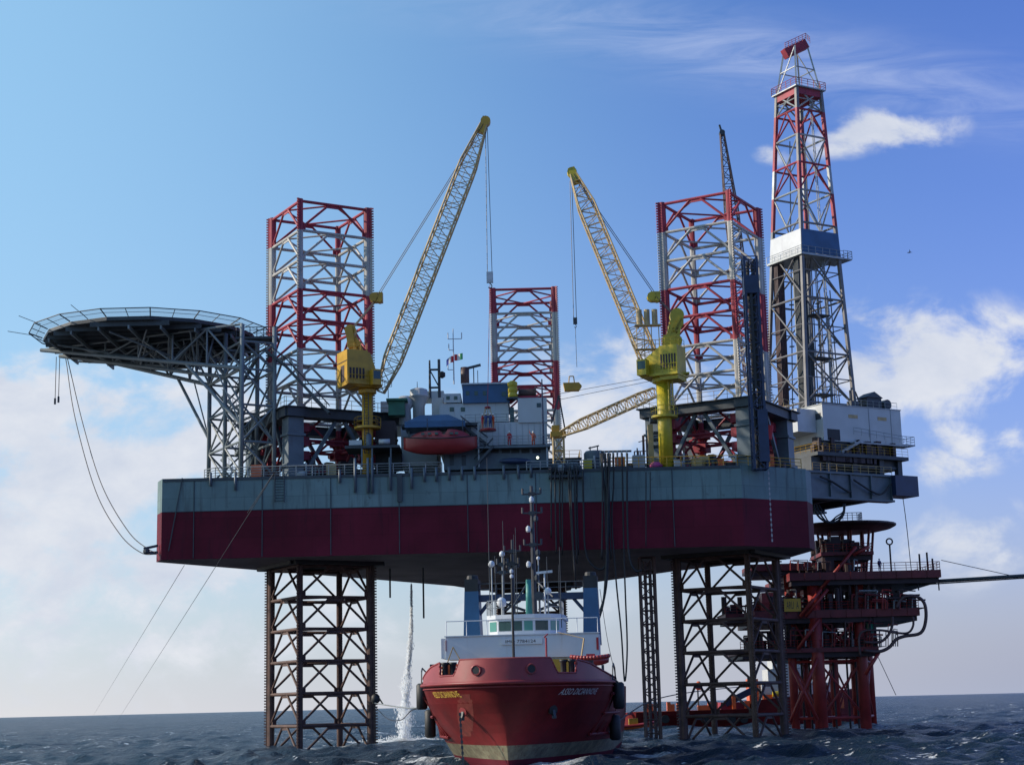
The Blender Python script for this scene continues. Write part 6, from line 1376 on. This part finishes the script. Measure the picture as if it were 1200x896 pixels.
    # masts, aerials, domes
    def mast(x, y, z0, z1, r0, mat, arms=(), nm='mast'):
        mb = T(); mb.tube((x,y,z0),(x,y,z1),r0,8,r0*.6); mp_ = mb.build(nm, M[mat], root)
        for (z, h) in arms:
            mb = T(); mb.tube((x-h,y,z),(x+h,y,z),.08,5); mb.tube((x-h,y,z),(x-h,y,z+.5),.11,6); mb.tube((x+h,y,z),(x+h,y,z+.5),.11,6); mb.box((x,y,z),(.6,.4,.3)); mb.build('yardarm', M[mat], mp_)
    mast(.55, 24.5, 11.85, 23.4, .25, 'rope', ((22.7, .8), (21.0, .85), (18.2, .75)))
    mast(-.05, 9.5, 6.1, 16.1, .12, 'black', ((15.3, .55),), 'fore_mast')
    for z in (14.6, 14.2): mb = T(); mb.lathe((-.05, 9.35, z), [(.12,0),(.14,.1),(.14,.22),(.05,.3)], 8); mb.build('mast_light', M['swht'], root)
    for (x, y, z0, z1, r0) in ((-2.9,20,11.85,25.4,.045),(-2.5,21,11.85,17.0,.05),(-1.75,21,11.85,20.0,.05),(-1.0,23,11.85,19.0,.04),(-.75,22,11.85,19.5,.05),(1.9,22,11.85,16.9,.05),(2.9,22,11.85,16.2,.04),(3.15,20,10.7,17.5,.05)): mast(x, y, z0, z1, r0*.8, 'dgrey', (), 'aerial')
    mast(-1.2, 23.5, 11.85, 18.6, .17, 'rope', ((17.6, .7), (16.2, .5)), 'signal_mast')
    for (dx, z) in ((.35, 20.2), (-.35, 19.3), (.45, 17.2), (-.4, 16.2), (.3, 15.0), (0, 21.9)):
        mb = T(); mb.lathe((.55+dx, 24.2, z), [(.12,0),(.2,.12),(.2,.4),(.08,.55)], 8); mb.build('mast_light', M['dgrey' if dx > 0 else 'swht'], root)
    mast(-2.0, 22.5, 11.85, 17.2, .13, 'dgrey', ((16.4, .45), (15.7, .6)), 'radar_post')
    for (x, y, z, r0) in ((-2.75,20.5,16.3,.28),(-2.0,22.4,17.3,.25),(1.3,21,13.5,.33),(2.0,21,13.9,.3),(-1.9,20,13.0,.42),(1.0,24.3,17.0,.16)):
        mb = T(); mb.lathe((x,y,z-r0), [(r0*.5,0),(r0*.9,r0*.4),(r0,r0),(r0*.8,r0*1.6),(r0*.3,r0*1.95)], 12); mb.build('radome', M['swht'], root, True)
        mb = T(); mb.tube((x,y,11.85),(x,y,z-r0+.02),.06,6); mb.build('radome_post', M['mgrey'], root)
    mb = T(); mb.tube((.35,21,11.85),(.35,21,14.9),.3,10,.22); mb.build('teal_post', M['teal'], root, True)
    mb = T(); mb.tube((1.3,20.2,13.4),(1.3,19.7,13.4),.34,14,.4); mb.tube((1.3,20.1,11.85),(1.3,20.1,13.3),.07,6); mb.build('searchlight', M['dgrey'], root)
    mb = T(); mb.rail([(-3.1,19.5,11.87),(-3.1,24,11.87)], 1.2, 1.2, .04, 2); mb.rail([(-3.1,19.5,11.87),(-1.8,19.1,11.87)], 1.2, .8, .04, 2); mb.rail([(1.8,19.1,11.87),(3.1,19.5,11.87),(3.1,24,11.87)], 1.2, 1.2, .04, 2); mb.build('roof_railing', M['mgrey'], root)
    mb = T(); mb.beam((.9,23,15.6),(2.3,23,15.7),.25,.2); mb.tube((1.6,23,11.85),(1.6,23,15.6),.08,6); mb.build('radar_bar', M['swht'], root)
    mb = T(); mb.tube((-1.1,21.5,12.6),(.2,23.5,15.0),.09,6); mb.tube((2.4,21.5,13.4),(1.0,23.5,14.8),.09,6); mb.build('mast_stay', M['dgrey'], root)
    # thin red davit post and deck winch gear before the house
    mb = T(); mb.tube((2.35,12,6.1),(2.35,12,9.6),.09,6); mb.tube((2.2,12,9.6),(2.5,12,9.9),.06,5); mb.build('davit_post', M['red'], root)
    mb = T()
    for k in range(7): a = k*.35; mb.tube((-6.6+k*.28,13,6.3),(-6.3+k*.28,13.3,7.6+.25*math.sin(k)),.09,5)
    mb.tube((-6.7,13,7.4),(-4.6,13,7.7),.12,6); mb.bx(-5.9,-4.7,12.8,14.4,6.1,7.5); mb.build('orange_deck_gear', M['orange'], root)
    mb = T(); mb.bx(-5.0,-4.45,5.6,6.6,6.12,7.55); mb.build('orange_cabinet', M['orange'], root)
    mb = T(); mb.tube((-4.9,15.8,7.9),(-5.6,15.8,9.2),.05,5); mb.tube((-5.6,15.8,9.2),(-6.2,15.8,7.6),.05,5); mb.tube((4.9,15.8,7.9),(5.2,15.8,9.6),.07,5); mb.tube((5.2,15.8,9.6),(3.0,16.8,10.2),.03,5); mb.build('small_davit', M['tan'], root)
supply_ship()
def rescue_boat():
    o = np.array([-1.15, 121.6, 0]); A0 = -R(4.9); c = rz(A0) @ np.array([5.7, 14.6, 7.7])+o; root = empty('rescue_boat', c, 'small orange red rescue boat stowed on the right side of the supply ship', 'rescue boat', A0)
    rows = []
    for k in range(13):
        t = k/12*2-1; w_ = .75*max(.1, 1-abs(t)**3); rows.append([np.array([t*1.55, -w_*.9, .28+.15*t*t]), np.array([t*1.5, -w_*.6, -.35+.25*abs(t)**3]), np.array([t*1.5, w_*.6, -.35+.25*abs(t)**3]), np.array([t*1.55, w_*.9, .28+.15*t*t])])
    mb = MB(c, A0); mb.add(sum(rows, []), [(i*4+k, i*4+k+1, (i+1)*4+k+1, (i+1)*4+k) for i in range(12) for k in range(3)]+[(0,3,2,1),(48,49,50,51)]+[(i*4+3, i*4, (i+1)*4, (i+1)*4+3) for i in range(12)]); mb.build('boat_hull', M['lifeb'], root, True)
    mb = MB(c, A0); mb.path([r_[0] for r_ in rows], .16, 8); mb.build('collar', M['lifeb'], root, True)
    mb = MB(c, A0); mb.bx(-1.2, -1.0, -.3, .3, -1.6, -.3); mb.bx(.9, 1.1, -.3, .3, -1.6, -.3); mb.build('cradle', M['dgrey'], root)
    mb = MB(c, A0); mb.bx(-.3, .4, -.3, .3, .2, .6); mb.build('engine_cover', M['covr'], root)
rescue_boat()
cable('hawser', [at(437,823,205), at(455,826,185), at(478,829,160), at(493,828,142)], .07, 'thin pale hawser from the left leg to the supply ship', 'hawser', 'mgrey')
cable('hawser', [at(440,828,205), at(455,842,195), at(470,843,185), at(482,832,160), at(493,830,142)], .05, 'slack thin line drooping below the pale hawser', 'hawser', 'rope')
rt = empty('line_stopper', at(440, 818, 203.5), 'small dark bundle of rope tied to the left leg above the sea', 'rope bundle')
c = at(440, 817, 203.6); mb = MB(); mb.lathe(c+[0,0,-.7], [(.25,0),(.55,.3),(.5,.9),(.2,1.2)], 10); mb.build('coil', M['black'], rt, True)
mb = MB(); mb.tube(c+[.3,0,.2], c+[.9,0,-.8], .1, 6); mb.tube(c, (c[0]-.6, 205.5, c[2]), .1, 6); mb.build('tail', M['tan'], rt)
cable('towline', [at(722,846,150), at(760,822,196), at(800,812,230), at(850,806,262), at(886,803,290)], .07, 'thin towline rising from behind the ship to the red vessel', 'towline')
cable('mast_line', [at(703,690,195), at(712,750,190), at(726,810,165)], .035, 'thin line from the hull underside slanting to the ship stern', 'cable')
# ------------------------------------------------------------------ falling water
def water_jet():
    R4 = random.Random(3); wm = bpy.data.materials.new('falling_water'); wm.use_nodes = True; t = wm.node_tree; b = t.nodes['Principled BSDF']; b.inputs['Base Color'].default_value = (.9, .93, .95, 1); b.inputs['Roughness'].default_value = .6
    tr = t.nodes.new('ShaderNodeBsdfTranslucent'); tr.inputs[0].default_value = (.95, .97, 1, 1); mxs = t.nodes.new('ShaderNodeMixShader'); mxs.inputs[0].default_value = .5; t.links.new(b.outputs[0], mxs.inputs[1]); t.links.new(tr.outputs[0], mxs.inputs[2]); tp = t.nodes.new('ShaderNodeBsdfTransparent'); mx3 = t.nodes.new('ShaderNodeMixShader'); mx3.inputs[0].default_value = .45; t.links.new(mxs.outputs[0], mx3.inputs[1]); t.links.new(tp.outputs[0], mx3.inputs[2]); t.links.new(mx3.outputs[0], t.nodes['Material Output'].inputs[0])
    Y = 228; mb = MB()
    def drop(c, r0, sz=1.0):
        x, y, z = c; mb.add([(x+r0,y,z),(x-r0,y,z),(x,y+r0,z),(x,y-r0,z),(x,y,z+r0*sz),(x,y,z-r0*sz)], [(0,2,4),(2,1,4),(1,3,4),(3,0,4),(2,0,5),(1,2,5),(3,1,5),(0,3,5)])
    top = at(482, 684, Y); ztp = top[2]
    for k in range(7500):
        f = R4.random()**.9; z = ztp*(1-f)*1.0; pulse = .55+.45*math.sin(f*23+1.3*math.sin(f*9)); xd = -1.35*f**1.6+.25*math.sin(f*7)*f; sp = .08+(.35*f+.9*max(0, f-.35)**1.1)*(.4+.6*pulse); drop((top[0]+xd+R4.gauss(0, sp)*.7, Y+R4.gauss(0, sp)*.7, z), R4.uniform(.012, .05)*(1+.3*f), R4.uniform(2, 5))
    tag(mb.build('falling_water', wm), 'white column of discharge water falling from the hull underside to the sea', 'water', kind='stuff')
    mb = MB()
    for k in range(2000):
        a = R4.uniform(0, 6.28); rr = abs(R4.gauss(0, 2.1)); h = max(0, R4.gauss(0, .6))*math.exp(-rr*.4); drop((top[0]-1.4+rr*math.cos(a)*1.7, Y+rr*math.sin(a), .02+h), R4.uniform(.02, .09), .9)
    tag(mb.build('splash_spray', wm), 'white splash where the falling water meets the sea', 'spray', kind='stuff')
water_jet()
# ------------------------------------------------------------------ bird
p = at(1066, 296, 150); mb = MB(); mb.add([p+np.array(v)*.55 for v in ((-.5,0,0),(-.15,-.12,.05),(.35,0,.03),(-.15,.12,.05),(-.1,0,.14),(-.05,-.1,.1),(.15,-.1,.1),(-.3,-1.1,.32),(-.05,.1,.1),(.15,.1,.1),(-.3,1.1,.32),(.55,0,.05),(-.1,0,-.08))],
 [(0,1,4),(1,2,4),(2,3,4),(3,0,4),(0,12,1),(1,12,2),(2,12,3),(3,12,0),(5,6,7),(8,10,9),(2,11,4)])
bd = tag(mb.build('seabird', M['dgrey']), 'small dark bird flying alone in the blue sky right of the derrick', 'bird')
